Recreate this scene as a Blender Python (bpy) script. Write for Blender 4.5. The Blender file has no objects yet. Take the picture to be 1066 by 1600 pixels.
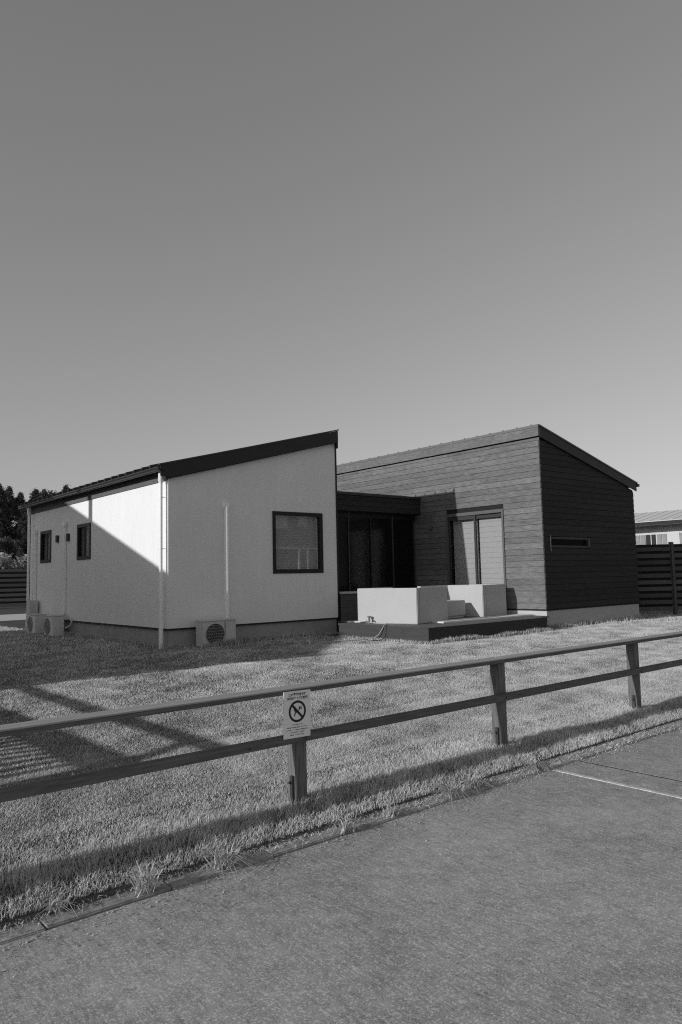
import bpy, bmesh, math, random
import numpy as np
from mathutils import Vector, Matrix, Euler

random.seed(7)
rng = np.random.default_rng(11)
SC = bpy.context.scene
COL = SC.collection
PI = math.pi

# ------------------------------------------------------------------ camera
CAM_H = 1.3
F_PX, W_PX = 1142.364, 1066.0
pitch, roll, yaw = math.radians(5.049), math.radians(1.27), math.radians(39.965)
fw = Vector((math.sin(yaw)*math.cos(pitch), math.cos(yaw)*math.cos(pitch), math.sin(pitch)))
r0 = Vector((math.cos(yaw), -math.sin(yaw), 0))
u0 = r0.cross(fw)
rt = r0*math.cos(roll) - u0*math.sin(roll)
up = r0*math.sin(roll) + u0*math.cos(roll)
cam_d = bpy.data.cameras.new('camera')
cam_d.sensor_fit = 'HORIZONTAL'
cam_d.sensor_width = 36.0
cam_d.lens = 36.0*F_PX/W_PX
cam_d.clip_start = 0.05
cam_d.clip_end = 4000
cam = bpy.data.objects.new('camera', cam_d)
COL.objects.link(cam)
M3 = Matrix((rt, up, -fw)).transposed()
cam.matrix_world = Matrix.Translation((0, 0, CAM_H)) @ M3.to_4x4()
SC.camera = cam

# ------------------------------------------------------------------ light
SUN_TO = Vector((-3.77, 0.22, 1.20)).normalized()       # towards the sun
sun_el = math.asin(SUN_TO.z)
sun_az = math.atan2(SUN_TO.x, SUN_TO.y)                 # clockwise from +Y
world = bpy.data.worlds.new('World')
SC.world = world
world.use_nodes = True
wn = world.node_tree.nodes
wl = world.node_tree.links
wn.clear()
sky = wn.new('ShaderNodeTexSky')
sky.sky_type = 'NISHITA'
sky.sun_disc = False
sky.sun_elevation = sun_el
sky.sun_rotation = sun_az
sky.air_density = 1.0
sky.dust_density = 0.35
sky.ozone_density = 1.0
bw = wn.new('ShaderNodeVectorMath'); bw.operation = 'DOT_PRODUCT'      # blue sensitive black and white conversion
bw.inputs[1].default_value = (0.15, 0.35, 0.50)
bg = wn.new('ShaderNodeBackground')
bg.inputs['Strength'].default_value = 0.128
wo = wn.new('ShaderNodeOutputWorld')
wl.new(sky.outputs[0], bw.inputs[0])
pw = wn.new('ShaderNodeMath'); pw.operation = 'POWER'; pw.inputs[1].default_value = 0.78
wl.new(bw.outputs['Value'], pw.inputs[0]); wl.new(pw.outputs[0], bg.inputs['Color'])
wl.new(bg.outputs[0], wo.inputs['Surface'])
sd = bpy.data.lights.new('sun', 'SUN')
sd.energy = 2.9
sd.angle = math.radians(0.53)
sd.color = (1.0, 1.0, 1.0)
so = bpy.data.objects.new('sun', sd)
COL.objects.link(so)
so.location = (-30, 2, 20)
so.rotation_euler = SUN_TO.to_track_quat('Z', 'Y').to_euler()
SC.view_settings.view_transform = 'Standard'
SC.view_settings.look = 'None'
SC.view_settings.exposure = 0.0
SC.view_settings.gamma = 1.0
SC.view_settings.use_curve_mapping = False
SC.cycles.use_denoising = False
SC.cycles.filter_width = 1.15
SC.cycles.sample_clamp_indirect = 4.0

# ------------------------------------------------------------------ helpers
MATS = {}
def mat(name, v, rough=0.8, var=0.0, vscale=6.0, stretch=(1, 1, 1), bump=0.0, bscale=60.0, rnd=0.0, spec=0.3,
        big=0.0, bigscale=0.6, metal=0.0, bstretch=None, bdist=0.01, dirt=None):
    """grey material: base value v, noise variation var (fraction), per-object variation rnd, fine relief bump"""
    if name in MATS: return MATS[name]
    m = bpy.data.materials.new(name); MATS[name] = m
    m.use_nodes = True
    N, L = m.node_tree.nodes, m.node_tree.links
    b = N['Principled BSDF']
    b.inputs['Roughness'].default_value = rough
    b.inputs['Specular IOR Level'].default_value = spec
    b.inputs['Metallic'].default_value = metal
    tc = N.new('ShaderNodeTexCoord')
    oi = N.new('ShaderNodeObjectInfo')
    off = N.new('ShaderNodeVectorMath'); off.operation = 'SCALE'
    off.inputs['Scale'].default_value = 37.0 if rnd else 0.0
    comb = N.new('ShaderNodeCombineXYZ')
    for i in range(3): L.new(oi.outputs['Random'], comb.inputs[i])
    L.new(comb.outputs[0], off.inputs[0])
    add = N.new('ShaderNodeVectorMath'); add.operation = 'ADD'
    L.new(tc.outputs['Object'], add.inputs[0]); L.new(off.outputs[0], add.inputs[1])
    def mapped(scale3):
        mp = N.new('ShaderNodeMapping'); mp.inputs['Scale'].default_value = scale3
        L.new(add.outputs[0], mp.inputs['Vector']); return mp.outputs[0]
    def math_(op, a, c, clamp=False):
        n = N.new('ShaderNodeMath'); n.operation = op; n.use_clamp = clamp
        for i, x in enumerate((a, c)):
            if isinstance(x, (int, float)): n.inputs[i].default_value = x
            else: L.new(x, n.inputs[i])
        return n.outputs[0]
    def noise(vec, sc, det=5.0, rg=0.6):
        n = N.new('ShaderNodeTexNoise'); n.inputs['Scale'].default_value = sc
        n.inputs['Detail'].default_value = det; n.inputs['Roughness'].default_value = rg
        L.new(vec, n.inputs['Vector']); return n.outputs['Fac']
    val = None
    def mul(x):
        nonlocal val
        val = x if val is None else math_('MULTIPLY', val, x)
    if var:
        n = noise(mapped(stretch), vscale, 8.0, 0.65)
        mul(math_('ADD', math_('MULTIPLY', math_('SUBTRACT', n, 0.5), 2*var*2), 1.0))
    if big:
        n = noise(mapped((1, 1, 1)), bigscale, 3.0)
        mul(math_('ADD', math_('MULTIPLY', math_('SUBTRACT', n, 0.5), 2*big*2), 1.0))
    if rnd:
        mul(math_('ADD', math_('MULTIPLY', math_('SUBTRACT', oi.outputs['Random'], 0.5), 2*rnd), 1.0))
    if val is not None:
        out = math_('MAXIMUM', math_('MULTIPLY', val, v), 0.004)
        c = N.new('ShaderNodeCombineColor')
        for i in range(3): L.new(out, c.inputs[i])
        L.new(c.outputs[0], b.inputs['Base Color'])
    else:
        b.inputs['Base Color'].default_value = (v, v, v, 1)
    if bump:
        bn = N.new('ShaderNodeBump'); bn.inputs['Strength'].default_value = bump
        bn.inputs['Distance'].default_value = bdist
        L.new(noise(mapped(bstretch or stretch), bscale, 6.0, 0.7), bn.inputs['Height'])
        L.new(bn.outputs[0], b.inputs['Normal'])
    return m

def glass(name, tint=0.9, base=0.0):
    if name in MATS: return MATS[name]
    m = bpy.data.materials.new(name); MATS[name] = m
    m.use_nodes = True
    N, L = m.node_tree.nodes, m.node_tree.links
    N.clear()
    o = N.new('ShaderNodeOutputMaterial'); mx = N.new('ShaderNodeMixShader')
    t = N.new('ShaderNodeBsdfTransparent'); t.inputs[0].default_value = (tint, tint, tint, 1)
    g = N.new('ShaderNodeBsdfGlossy'); g.inputs['Roughness'].default_value = 0.02
    ge = N.new('ShaderNodeNewGeometry'); dt = N.new('ShaderNodeVectorMath'); dt.operation = 'DOT_PRODUCT'
    L.new(ge.outputs['Incoming'], dt.inputs[0]); L.new(ge.outputs['Normal'], dt.inputs[1])
    def mth(op, a, c_):
        q = N.new('ShaderNodeMath'); q.operation = op
        for i_, x_ in enumerate((a, c_)):
            if isinstance(x_, (int, float)): q.inputs[i_].default_value = x_
            else: L.new(x_, q.inputs[i_])
        return q
    ab = mth('ABSOLUTE', dt.outputs['Value'], 0)
    ad = mth('ADD', mth('MULTIPLY', mth('POWER', mth('SUBTRACT', 1.0, ab.outputs[0]).outputs[0], 5.0).outputs[0], 0.85).outputs[0], 0.035+base)
    L.new(ad.outputs[0], mx.inputs[0]); L.new(t.outputs[0], mx.inputs[1]); L.new(g.outputs[0], mx.inputs[2])
    L.new(mx.outputs[0], o.inputs[0])
    return m

def props(o, label=None, cat=None, group=None, kind=None):
    if label: o['label'] = label
    if cat: o['category'] = cat
    if group: o['group'] = group
    if kind: o['kind'] = kind
    return o

def empty(name, loc=(0, 0, 0), label=None, cat=None, group=None, parent=None):
    o = bpy.data.objects.new(name, None); COL.objects.link(o)
    o.location = loc; o.empty_display_size = 0.3
    if parent: o.parent = parent
    return props(o, label, cat, group)

def link(name, me, m, parent=None, loc=(0, 0, 0), rz=0.0):
    o = bpy.data.objects.new(name, me); COL.objects.link(o)
    if m is not None and len(me.materials) == 0: me.materials.append(m)
    if parent is not None: o.parent = parent
    o.location = loc; o.rotation_euler = (0, 0, rz)
    return o

class MB:
    """collects shapes in one mesh; world coordinates minus an origin"""
    def __init__(s, org=(0, 0, 0)): s.v = []; s.f = []; s.o = Vector(org); s.smooth = []
    def _add(s, vs, fs, sm=False):
        n = len(s.v); s.v += [tuple(Vector(p)-s.o) for p in vs]
        for f in fs: s.f.append([i+n for i in f]); s.smooth.append(sm)
    def box(s, x0, y0, z0, x1, y1, z1):
        s._add([(x0,y0,z0),(x1,y0,z0),(x1,y1,z0),(x0,y1,z0),(x0,y0,z1),(x1,y0,z1),(x1,y1,z1),(x0,y1,z1)],
               [(3,2,1,0),(4,5,6,7),(0,1,5,4),(1,2,6,5),(2,3,7,6),(3,0,4,7)]); return s
    def hexa(s, p):    # 8 points: bottom ring 0-3, top ring 4-7
        s._add(p, [(3,2,1,0),(4,5,6,7),(0,1,5,4),(1,2,6,5),(2,3,7,6),(3,0,4,7)]); return s
    def bar(s, a, b, w, h, upv=(0, 0, 1)):
        a, b = Vector(a), Vector(b); d = (b-a).normalized(); sd_ = d.cross(Vector(upv)).normalized(); u_ = sd_.cross(d)
        ps = []
        for q in (a, b):
            for i, j in ((-1,-1),(1,-1),(1,1),(-1,1)): ps.append(q + sd_*(w/2*i) + u_*(h/2*j))
        s.hexa(ps); return s
    def tube(s, pts, r, n=12, sm=True, caps=True):
        pts = [Vector(p) for p in pts]; rr = r if isinstance(r, (list, tuple)) else [r]*len(pts)
        vs = []; fs = []
        for i, p in enumerate(pts):
            d = (pts[min(i+1, len(pts)-1)] - pts[max(i-1, 0)])
            d = d.normalized() if d.length > 1e-9 else Vector((0, 0, 1))
            ref = Vector((0, 0, 1)) if abs(d.z) < 0.9 else Vector((1, 0, 0))
            a = d.cross(ref).normalized(); b = d.cross(a)
            for k in range(n):
                t = 2*PI*k/n; vs.append(p + a*(rr[i]*math.cos(t)) + b*(rr[i]*math.sin(t)))
        for i in range(len(pts)-1):
            for k in range(n): fs.append((i*n+k, i*n+(k+1) % n, (i+1)*n+(k+1) % n, (i+1)*n+k))
        s._add(vs, fs, sm)
        if caps:
            s._add(vs[:n], [tuple(reversed(range(n)))]); s._add(vs[-n:], [tuple(range(n))])
        return s
    def poly(s, pts, d):   # extruded polygon: pts 3D list, d vector
        d = Vector(d); n = len(pts); vs = [Vector(p) for p in pts] + [Vector(p)+d for p in pts]
        fs = [tuple(range(n)), tuple(reversed(range(n, 2*n)))] + [(i, i+n, (i+1) % n+n, (i+1) % n) for i in range(n)]
        s._add(vs, fs); return s
    def ring(s, c, r1, r2, d, ax='y', n=32):
        vs = []; fs = []
        for k in range(n):
            t = 2*PI*k/n
            for (r, e) in ((r1, 0), (r2, 0), (r2, d), (r1, d)):
                if ax == 'y': vs.append((c[0]+r*math.cos(t), c[1]+e, c[2]+r*math.sin(t)))
                else: vs.append((c[0]+e, c[1]+r*math.cos(t), c[2]+r*math.sin(t)))
        for k in range(n):
            a = k*4; b = ((k+1) % n)*4
            for i in range(4): fs.append((a+i, a+(i+1) % 4, b+(i+1) % 4, b+i))
        s._add(vs, fs); return s
    def build(s, name, m, parent=None, bevel=0.0, **kw):
        me = bpy.data.meshes.new(name); me.from_pydata(s.v, [], s.f)
        me.polygons.foreach_set('use_smooth', s.smooth)
        bm = bmesh.new(); bm.from_mesh(me)
        bmesh.ops.recalc_face_normals(bm, faces=bm.faces)
        if bevel > 0:
            bmesh.ops.bevel(bm, geom=[e for e in bm.edges if e.is_manifold and e.calc_face_angle(0) > 0.6], offset=bevel, segments=2, affect='EDGES', clamp_overlap=True)
        bm.to_mesh(me); bm.free()
        w = Vector((0, 0, 0)); q = parent
        while q is not None: w += Vector(q.location); q = q.parent
        loc = s.o - w
        o = link(name, me, m, parent, loc)
        return props(o, **kw)

def fast_mesh(name, V, FL, FS, tone=None):
    """numpy verts, flat loop indices, face sizes"""
    me = bpy.data.meshes.new(name)
    me.vertices.add(len(V)); me.vertices.foreach_set('co', V.astype(np.float32).ravel())
    me.loops.add(len(FL)); me.loops.foreach_set('vertex_index', FL.astype(np.int32))
    me.polygons.add(len(FS))
    st = np.concatenate([[0], np.cumsum(FS)[:-1]]).astype(np.int32)
    me.polygons.foreach_set('loop_start', st)
    me.polygons.foreach_set('loop_total', FS.astype(np.int32))
    me.update(calc_edges=True)
    if tone is not None:
        at = me.attributes.new('tone', 'FLOAT', 'POINT'); at.data.foreach_set('value', tone.astype(np.float32))
    return me

# ------------------------------------------------------------------ materials
M = dict(
    plaster=mat('white_plaster', 0.86, 0.9, var=0.045, vscale=5, stretch=(3, 3, .3), bump=0.22, bscale=150, bstretch=(1, 1, 1), big=0.03, bigscale=0.8, bdist=0.005),
    found=mat('foundation_concrete', 0.36, 0.9, var=0.12, vscale=4, bump=0.3, bscale=90, big=0.12, bigscale=1.2),
    black=mat('black_trim', 0.018, 0.45, var=0.1, bump=0.05),
    frame=mat('black_window_frame', 0.014, 0.4),
    fascia=mat('dark_fascia_wood', 0.030, 0.55, var=0.25, vscale=5, stretch=(1, 1, 8)),
    frieze=mat('frieze_board', 0.13, 0.8, var=0.15, vscale=6, stretch=(6, .5, 6)),
    roof=mat('dark_roof_metal', 0.035, 0.4, var=0.1, spec=0.5),
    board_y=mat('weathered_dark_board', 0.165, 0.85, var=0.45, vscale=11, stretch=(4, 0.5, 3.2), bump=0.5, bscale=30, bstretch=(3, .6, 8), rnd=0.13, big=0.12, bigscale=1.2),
    board_x=mat('dark_stained_board', 0.034, 0.8, var=0.4, vscale=10, stretch=(0.5, 4, 3.2), bump=0.4, bscale=30, bstretch=(.6, 3, 8), rnd=0.15),  # same cladding, with the shade of the front faces put into a darker tone
    gap=mat('board_backing', 0.02, 0.9),
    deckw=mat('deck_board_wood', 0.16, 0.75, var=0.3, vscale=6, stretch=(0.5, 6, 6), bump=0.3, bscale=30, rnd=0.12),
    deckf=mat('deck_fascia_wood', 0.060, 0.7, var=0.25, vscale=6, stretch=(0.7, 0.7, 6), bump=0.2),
    pvc=mat('white_pvc', 0.96, 0.25, var=0.02, spec=0.8),
    acw=mat('ivory_painted_steel', 0.60, 0.5, var=0.05, vscale=3),
    acd=mat('dark_grille_depth', 0.05, 0.6),
    seat=mat('pale_outdoor_block', 0.50, 0.85, var=0.04, vscale=3, bump=0.4, bscale=140, bdist=0.004),
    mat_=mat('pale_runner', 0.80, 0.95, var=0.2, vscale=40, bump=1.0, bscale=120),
    blind=mat('pale_blind', 0.62, 0.8, var=0.05, stretch=(2, 2, 10)),
    blindd=mat('slatted_blind', 0.62, 0.6),
    dark=mat('dark_interior', 0.03, 0.9),
    lamp=mat('dark_wall_lamp', 0.05, 0.5),
    fpost=mat('fence_timber', 0.15, 0.75, var=0.55, vscale=14, stretch=(4, 4, .35), bump=0.25, bscale=40, rnd=0.06),
    frail=mat('fence_rail_timber', 0.12, 0.7, var=0.5, vscale=14, stretch=(.3, 5, 6), bump=0.25, bscale=40, rnd=0.05),
    bracket=mat('weathered_steel', 0.05, 0.5, var=0.3, vscale=30),
    sign=mat('white_sign_board', 0.85, 0.55, var=0.05, vscale=12),
    ink=mat('black_print', 0.02, 0.6),
    inkp=mat('faded_print', 0.30, 0.6),
    kerb=mat('kerb_concrete', 0.34, 0.9, var=0.5, vscale=26, bump=0.6, bscale=70, rnd=0.08, big=0.2, bigscale=2),
    line=mat('worn_line_paint', 0.60, 0.8, var=0.45, vscale=22, bump=0.4, bscale=120),
    slat=mat('dark_fence_slat', 0.10, 0.8, var=0.3, vscale=6, stretch=(.6, .6, 6), rnd=0.25),
    slat2=mat('dark_fence_post', 0.11, 0.8, var=0.2),
    wallw=mat('far_white_wall', 0.62, 0.9, var=0.04),
    metroof=mat('pale_metal_roof', 0.62, 0.6, var=0.05, spec=0.3),
    midgrey=mat('grey_cladding', 0.3, 0.8, var=0.1),
    pwood=mat('shade_fence_wood', 0.2, 0.8, var=0.2),
    bark=mat('bark', 0.08, 0.9, var=0.3, vscale=12, stretch=(3, 3, .6), bump=0.6, bscale=30),
    hose=mat('pale_hose', 0.42, 0.5), hosed=mat('dark_hose', 0.06, 0.5),
    path=mat('pale_path_concrete', 0.55, 0.9, var=0.1, vscale=2),
)
M['glass'] = glass('window_glass', 0.9, 0.03)
M['glassd'] = mat('dark_door_glass', .008, .12, spec=.25)

def leaf_mat(name, v, trans=0.3, lo=0.55, hi=1.45, patch=0.35, pscale=1.2, rough=0.6):
    m = bpy.data.materials.new(name); m.use_nodes = True
    N, L = m.node_tree.nodes, m.node_tree.links; N.clear()
    o = N.new('ShaderNodeOutputMaterial'); mx = N.new('ShaderNodeMixShader'); mx.inputs[0].default_value = trans
    d = N.new('ShaderNodeBsdfPrincipled'); d.inputs['Roughness'].default_value = rough; d.inputs['Specular IOR Level'].default_value = 0.25
    t = N.new('ShaderNodeBsdfTranslucent')
    at = N.new('ShaderNodeAttribute'); at.attribute_name = 'tone'
    geo = N.new('ShaderNodeNewGeometry')
    ns = N.new('ShaderNodeTexNoise'); ns.inputs['Scale'].default_value = pscale; ns.inputs['Detail'].default_value = 6; ns.inputs['Roughness'].default_value = 0.65
    L.new(geo.outputs['Position'], ns.inputs['Vector'])
    mr = N.new('ShaderNodeMapRange'); mr.inputs['From Min'].default_value = 0; mr.inputs['From Max'].default_value = 1
    mr.inputs['To Min'].default_value = lo*v; mr.inputs['To Max'].default_value = hi*v
    L.new(at.outputs['Fac'], mr.inputs['Value'])
    pm = N.new('ShaderNodeMapRange'); pm.inputs['From Min'].default_value = 0.3; pm.inputs['From Max'].default_value = 0.7
    pm.inputs['To Min'].default_value = 1-patch; pm.inputs['To Max'].default_value = 1+patch; pm.clamp = True
    L.new(ns.outputs['Fac'], pm.inputs['Value'])
    mu = N.new('ShaderNodeMath'); mu.operation = 'MULTIPLY'
    L.new(mr.outputs[0], mu.inputs[0]); L.new(pm.outputs[0], mu.inputs[1])
    c = N.new('ShaderNodeCombineColor')
    for i in range(3): L.new(mu.outputs[0], c.inputs[i])
    L.new(c.outputs[0], d.inputs['Base Color']); L.new(c.outputs[0], t.inputs['Color'])
    L.new(d.outputs[0], mx.inputs[1]); L.new(t.outputs[0], mx.inputs[2]); L.new(mx.outputs[0], o.inputs[0])
    return m
M['grass'] = leaf_mat('dry_lawn_blade', 0.60, 0.12, 0.6, 1.4, 0.20, 1.6)
M['weed'] = leaf_mat('weed_leaf', 0.50, 0.3, 0.6, 1.4, 0.05)
M['leafd'] = leaf_mat('dark_conifer_leaf', 0.05, 0.15, 0.4, 1.7, 0.3, 0.3)
M['leafm'] = leaf_mat('broadleaf_leaf', 0.075, 0.2, 0.4, 1.7, 0.3, 0.3)
M['leafp'] = leaf_mat('pale_shrub_leaf', 0.36, 0.25, 0.5, 1.4, 0.2, 0.8)

def ground_mats():
    # thatch / soil under the grass
    m = mat('lawn_thatch', 0.08, 0.95, var=0.5, vscale=30, bump=1.0, bscale=60, big=0.25, bigscale=1.3, bdist=0.02)
    # brushed driveway concrete
    d = bpy.data.materials.new('brushed_driveway_concrete'); d.use_nodes = True
    N, L = d.node_tree.nodes, d.node_tree.links; b = N['Principled BSDF']
    b.inputs['Roughness'].default_value = 0.9; b.inputs['Specular IOR Level'].default_value = 0.2
    tc = N.new('ShaderNodeTexCoord')
    def mp(rot, sc):
        n = N.new('ShaderNodeMapping'); n.inputs['Rotation'].default_value = (0, 0, rot); n.inputs['Scale'].default_value = sc
        L.new(tc.outputs['Object'], n.inputs['Vector']); return n.outputs[0]
    def ns(v, s, det, rg=0.6, dist=0.0):
        n = N.new('ShaderNodeTexNoise'); n.inputs['Scale'].default_value = s; n.inputs['Detail'].default_value = det; n.inputs['Roughness'].default_value = rg
        n.inputs['Distortion'].default_value = dist
        L.new(v, n.inputs['Vector']); return n.outputs['Fac']
    def mt(op, a, c):
        n = N.new('ShaderNodeMath'); n.operation = op
        for i, x in enumerate((a, c)):
            if isinstance(x, (int, float)): n.inputs[i].default_value = x
            else: L.new(x, n.inputs[i])
        return n.outputs[0]
    brush = ns(mp(-0.10, (1.0, 0.12, 1)), 60, 3, 0.7)
    def vor(sc, out):
        n = N.new('ShaderNodeTexVoronoi'); n.inputs['Scale'].default_value = sc; n.feature = 'F1'
        L.new(mp(0.2, (1, 1, 1)), n.inputs['Vector'])
        sp = N.new('ShaderNodeSeparateColor'); L.new(n.outputs['Color'], sp.inputs[0])
        return sp.outputs[0] if out == 'c' else n.outputs['Distance']
    cell = vor(120, 'c'); cell2 = vor(55, 'c'); cd = vor(120, 'd')
    speck = ns(mp(0, (1, 1, 1)), 170, 3, 0.75)
    mottle = ns(mp(0.3, (1, 1, 1)), 9, 8, 0.75)
    blot = ns(mp(0, (1, 1, 1)), 1.1, 4, 0.6, 0.5)
    wear = mt('MULTIPLY', mt('MAXIMUM', mt('SUBTRACT', ns(mp(0.9, (1, 1, 1)), 3.2, 7, 0.75), 0.66), 0.0), -1.2)
    def term(n, k): return mt('MULTIPLY', mt('SUBTRACT', n, 0.5), k)
    tot = mt('ADD', mt('ADD', mt('ADD', term(brush, 1.0), term(speck, 2.6)), mt('ADD', term(mottle, 0.95), term(blot, 0.8))), 1.0)
    tot = mt('ADD', mt('ADD', tot, wear), mt('ADD', mt('MULTIPLY', mt('GREATER_THAN', cell, 0.82), 0.42), mt('MULTIPLY', mt('LESS_THAN', cell2, 0.13), -0.14)))
    tot = mt('MAXIMUM', mt('MULTIPLY', tot, DRIVE_V), 0.03)
    c = N.new('ShaderNodeCombineColor')
    for i in range(3): L.new(tot, c.inputs[i])
    L.new(c.outputs[0], b.inputs['Base Color'])
    h = mt('ADD', mt('ADD', mt('MULTIPLY', brush, 0.9), mt('MULTIPLY', mt('SUBTRACT', 1.0, mt('MULTIPLY', cd, 60.0)), 0.0)), mt('MULTIPLY', speck, 0.7))
    bp = N.new('ShaderNodeBump'); bp.inputs['Strength'].default_value = 0.28; bp.inputs['Distance'].default_value = 0.005
    L.new(h, bp.inputs['Height']); L.new(bp.outputs[0], b.inputs['Normal'])
    return m, d
DRIVE_V = 0.36
M['thatch'], M['drive'] = ground_mats()

# ------------------------------------------------------------------ ground
def hill_z(x, y):
    # wooded hill beyond the left fence
    d = max(0.0, math.hypot(x-22, y-150))
    return 0.0
def lawn_z(y):
    return float(np.interp(y, [3.5, 3.8, 6.0, 9.0], [-0.165, -0.115, -0.05, 0.0]))
def lawn_z_np(y): return np.interp(y, [3.5, 3.8, 6.0, 9.0], [-0.165, -0.115, -0.05, 0.0])
def und(x, y): return 0.012*np.sin(x*1.9+0.7*y)*np.cos(y*1.3-x*0.4) + 0.006*np.sin(x*5.1)*np.sin(y*4.3)
def make_ground():
    xs = np.concatenate([[-900, -300, -100, -40, -20], np.arange(-10, 24.01, 0.2), [30, 45, 80, 200, 900]])
    ys = np.concatenate([[-900, -300, -60, -20, 0, 3.3, 3.499], np.arange(3.5, 16, 0.15), [18, 22, 26, 30, 40, 60, 100, 200, 600, 1500]])
    X, Y = np.meshgrid(xs, ys)
    Z = np.where(Y < 3.4999, -0.34, lawn_z_np(Y) + np.where((Y > 3.55) & (Y < 12), und(X, Y), 0)*np.clip((Y-3.5)/0.6, 0, 1))
    V = np.stack([X, Y, Z], -1).reshape(-1, 3)
    nx, ny = len(xs), len(ys)
    i, j = np.meshgrid(np.arange(nx-1), np.arange(ny-1))
    a = (j*nx+i).ravel()
    F = np.stack([a, a+1, a+1+nx, a+nx], -1)
    me = fast_mesh('ground', V, F.ravel(), np.full(len(F), 4))
    props(link('ground', me, M['thatch']), kind='structure')
make_ground()
b = MB(); b.box(-40, -40, -0.30, 5.235, 3.385, -0.20); b.box(5.262, -40, -0.30, 60, 3.385, -0.20); b.box(5.2355, -39.9, -0.29, 5.2615, 3.38, -0.2015)
b.v = b.v[:16]; b.f = b.f[:12]; b.smooth = b.smooth[:12]
b.build('driveway', M['drive'], kind='structure')
b = MB(); b.box(5.2355, -39.9, -0.29, 5.2615, 3.38, -0.2015); b.build('expansion_joint', mat('dark_joint_filler', .025, .9), kind='structure')
b = MB(); b.box(4.855, -6, -0.2005, 4.895, 3.36, -0.1965); b.build('parking_line', M['line'], kind='structure')
b = MB(); b.box(-30, 27.6, -0.05, 60, 33.0, 0.012); b.build('path', M['path'], kind='structure')

# kerb stones, each its own piece
kerb = empty('kerb', (0, 3.45, -0.2)); props(kerb, kind='structure')
x = -2.48; i = 0
while x < 11.5:
    L_ = 0.60
    dz = random.uniform(-0.006, 0.005); dy = random.uniform(-0.006, 0.006)
    b = MB(); b.box(x+0.002, 3.39+dy, -0.32, x+L_-0.002, 3.545+dy, -0.187+dz*.6)
    b.build('kerb_stone', M['kerb'], kerb, bevel=0.006)
    x += L_; i += 1

# ------------------------------------------------------------------ house
X0, Y0, X1, Y2 = 6.52, 13.017, 10.755, 21.63
ZB, ZT0, ZT1 = 0.37, 3.248, 4.398
X3, Y3, X4, Y4 = 14.507, 10.005, 18.74, 21.6
ZB2 = 0.442
house = empty('house', (6.52, 13.017, 0), 'low house with white plastered left wing and dark boarded right wing', 'house')

def wall_panels(mb, u0_, u1_, zb_, ztop, holes, P, t):
    """ztop(u) linear; holes list of (ua, ub, za, zb); P(u, z) -> outer point, t thickness vector inward"""
    us = sorted(set([u0_, u1_] + [h[0] for h in holes] + [h[1] for h in holes]))
    for a, c in zip(us[:-1], us[1:]):
        mid = (a+c)/2
        hs = sorted([(h[2], h[3]) for h in holes if h[0] <= mid <= h[1]])
        z = zb_
        segs = []
        for (ha, hb) in hs: segs.append((z, z, ha, ha)); z = hb
        segs.append((z, z, ztop(a), ztop(c)))
        for (za, zc, ta, tc_) in segs:
            o = [P(a, za), P(c, zc), P(c, tc_), P(a, ta)]
            mb.poly(o, t)

# left wing walls
WF = (8.99, 10.32, 1.415, 2.724)            # window in the front wall
LW = [(19.748, 20.556, 1.862, 2.685), (16.995, 17.814, 1.862, 2.685)]
b = MB()
top_l = lambda x: ZT0 + (ZT1-ZT0)*(x-X0)/(X1-X0) + 0.10
wall_panels(b, X0, X1, ZB, top_l, [WF], lambda u, z: (u, Y0, z), (0, 0.16, 0))
wall_panels(b, Y0+0.16, Y2, ZB, lambda y: ZT0+0.10, LW, lambda u, z: (X0, u, z), (0.16, 0, 0))
b.poly([(X1, Y0+0.16, ZB), (X1, Y2, ZB), (X1, Y2, ZT1), (X1, Y0+0.16, ZT1)], (-0.16, 0, 0))
b.poly([(X0, Y2, ZB), (X1, Y2, ZB), (X1, Y2, ZT1), (X0, Y2, ZT0)], (0, -0.16, 0))
lw = b.build('plaster_wall', M['plaster'], house)
b = MB(); b.box(X0+0.17, Y0+0.17, ZB, X1-0.17, Y2-0.17, ZB+0.02); b.box(X0+1.6, Y0+0.17, ZB, X0+1.65, Y2-0.2, 3.3); b.box(X0+0.17, Y0+2.2, ZB, X1-0.17, Y0+2.25, 3.3)
b.build('interior', M['dark'], house)
b = MB(); b.box(X0+0.03, Y0+0.03, -0.25, X1-0.03, Y2-0.03, ZB-0.03)
fd = b.build('foundation', M['found'], house)
b = MB(); b.box(X0-0.012, Y0-0.012, ZB-0.03, X1+0.008, Y2, ZB+0.003)
b.build('base_flashing', M['black'], house)

# left wing roof: prism with front fascia
sl = (4.68-3.53)/(10.74-6.32)
def rz_l(x): return 3.53 + sl*(x-6.32)
RX0, RX1, RY0, RY1 = 6.25, 10.74, 12.90, 21.75
b = MB(); b.poly([(RX0, RY0+0.03, rz_l(RX0)-0.02), (RX1, RY0+0.03, rz_l(RX1)-0.02), (RX1, RY0+0.03, rz_l(RX1)-0.15), (RX0, RY0+0.03, rz_l(RX0)-0.10)], (0, RY1-RY0-0.03, 0))
rl = b.build('roof', M['roof'], house)
y = RY0+0.28
while y < RY1:
    s_ = MB(); s_.poly([(RX0-0.03, y, rz_l(RX0)-0.022), (RX1, y, rz_l(RX1)-0.022), (RX1, y, rz_l(RX1)+0.035), (RX0-0.03, y, rz_l(RX0)+0.035)], (0, 0.035, 0))
    s_.build('roof_seam', M['roof'], rl); y += 0.375
b = MB(); b.poly([(RX0+0.06, RY0, rz_l(RX0+.06)+0.0), (RX1+0.03, RY0, rz_l(RX1+.03)), (RX1+0.03, RY0, rz_l(RX1)-0.27), (RX0+0.28, RY0, rz_l(RX0+.28)-0.285), (RX0+0.06, RY0, rz_l(RX0)-0.20)], (0, 0.028, 0))
b.build('fascia', M['fascia'], house)
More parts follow.
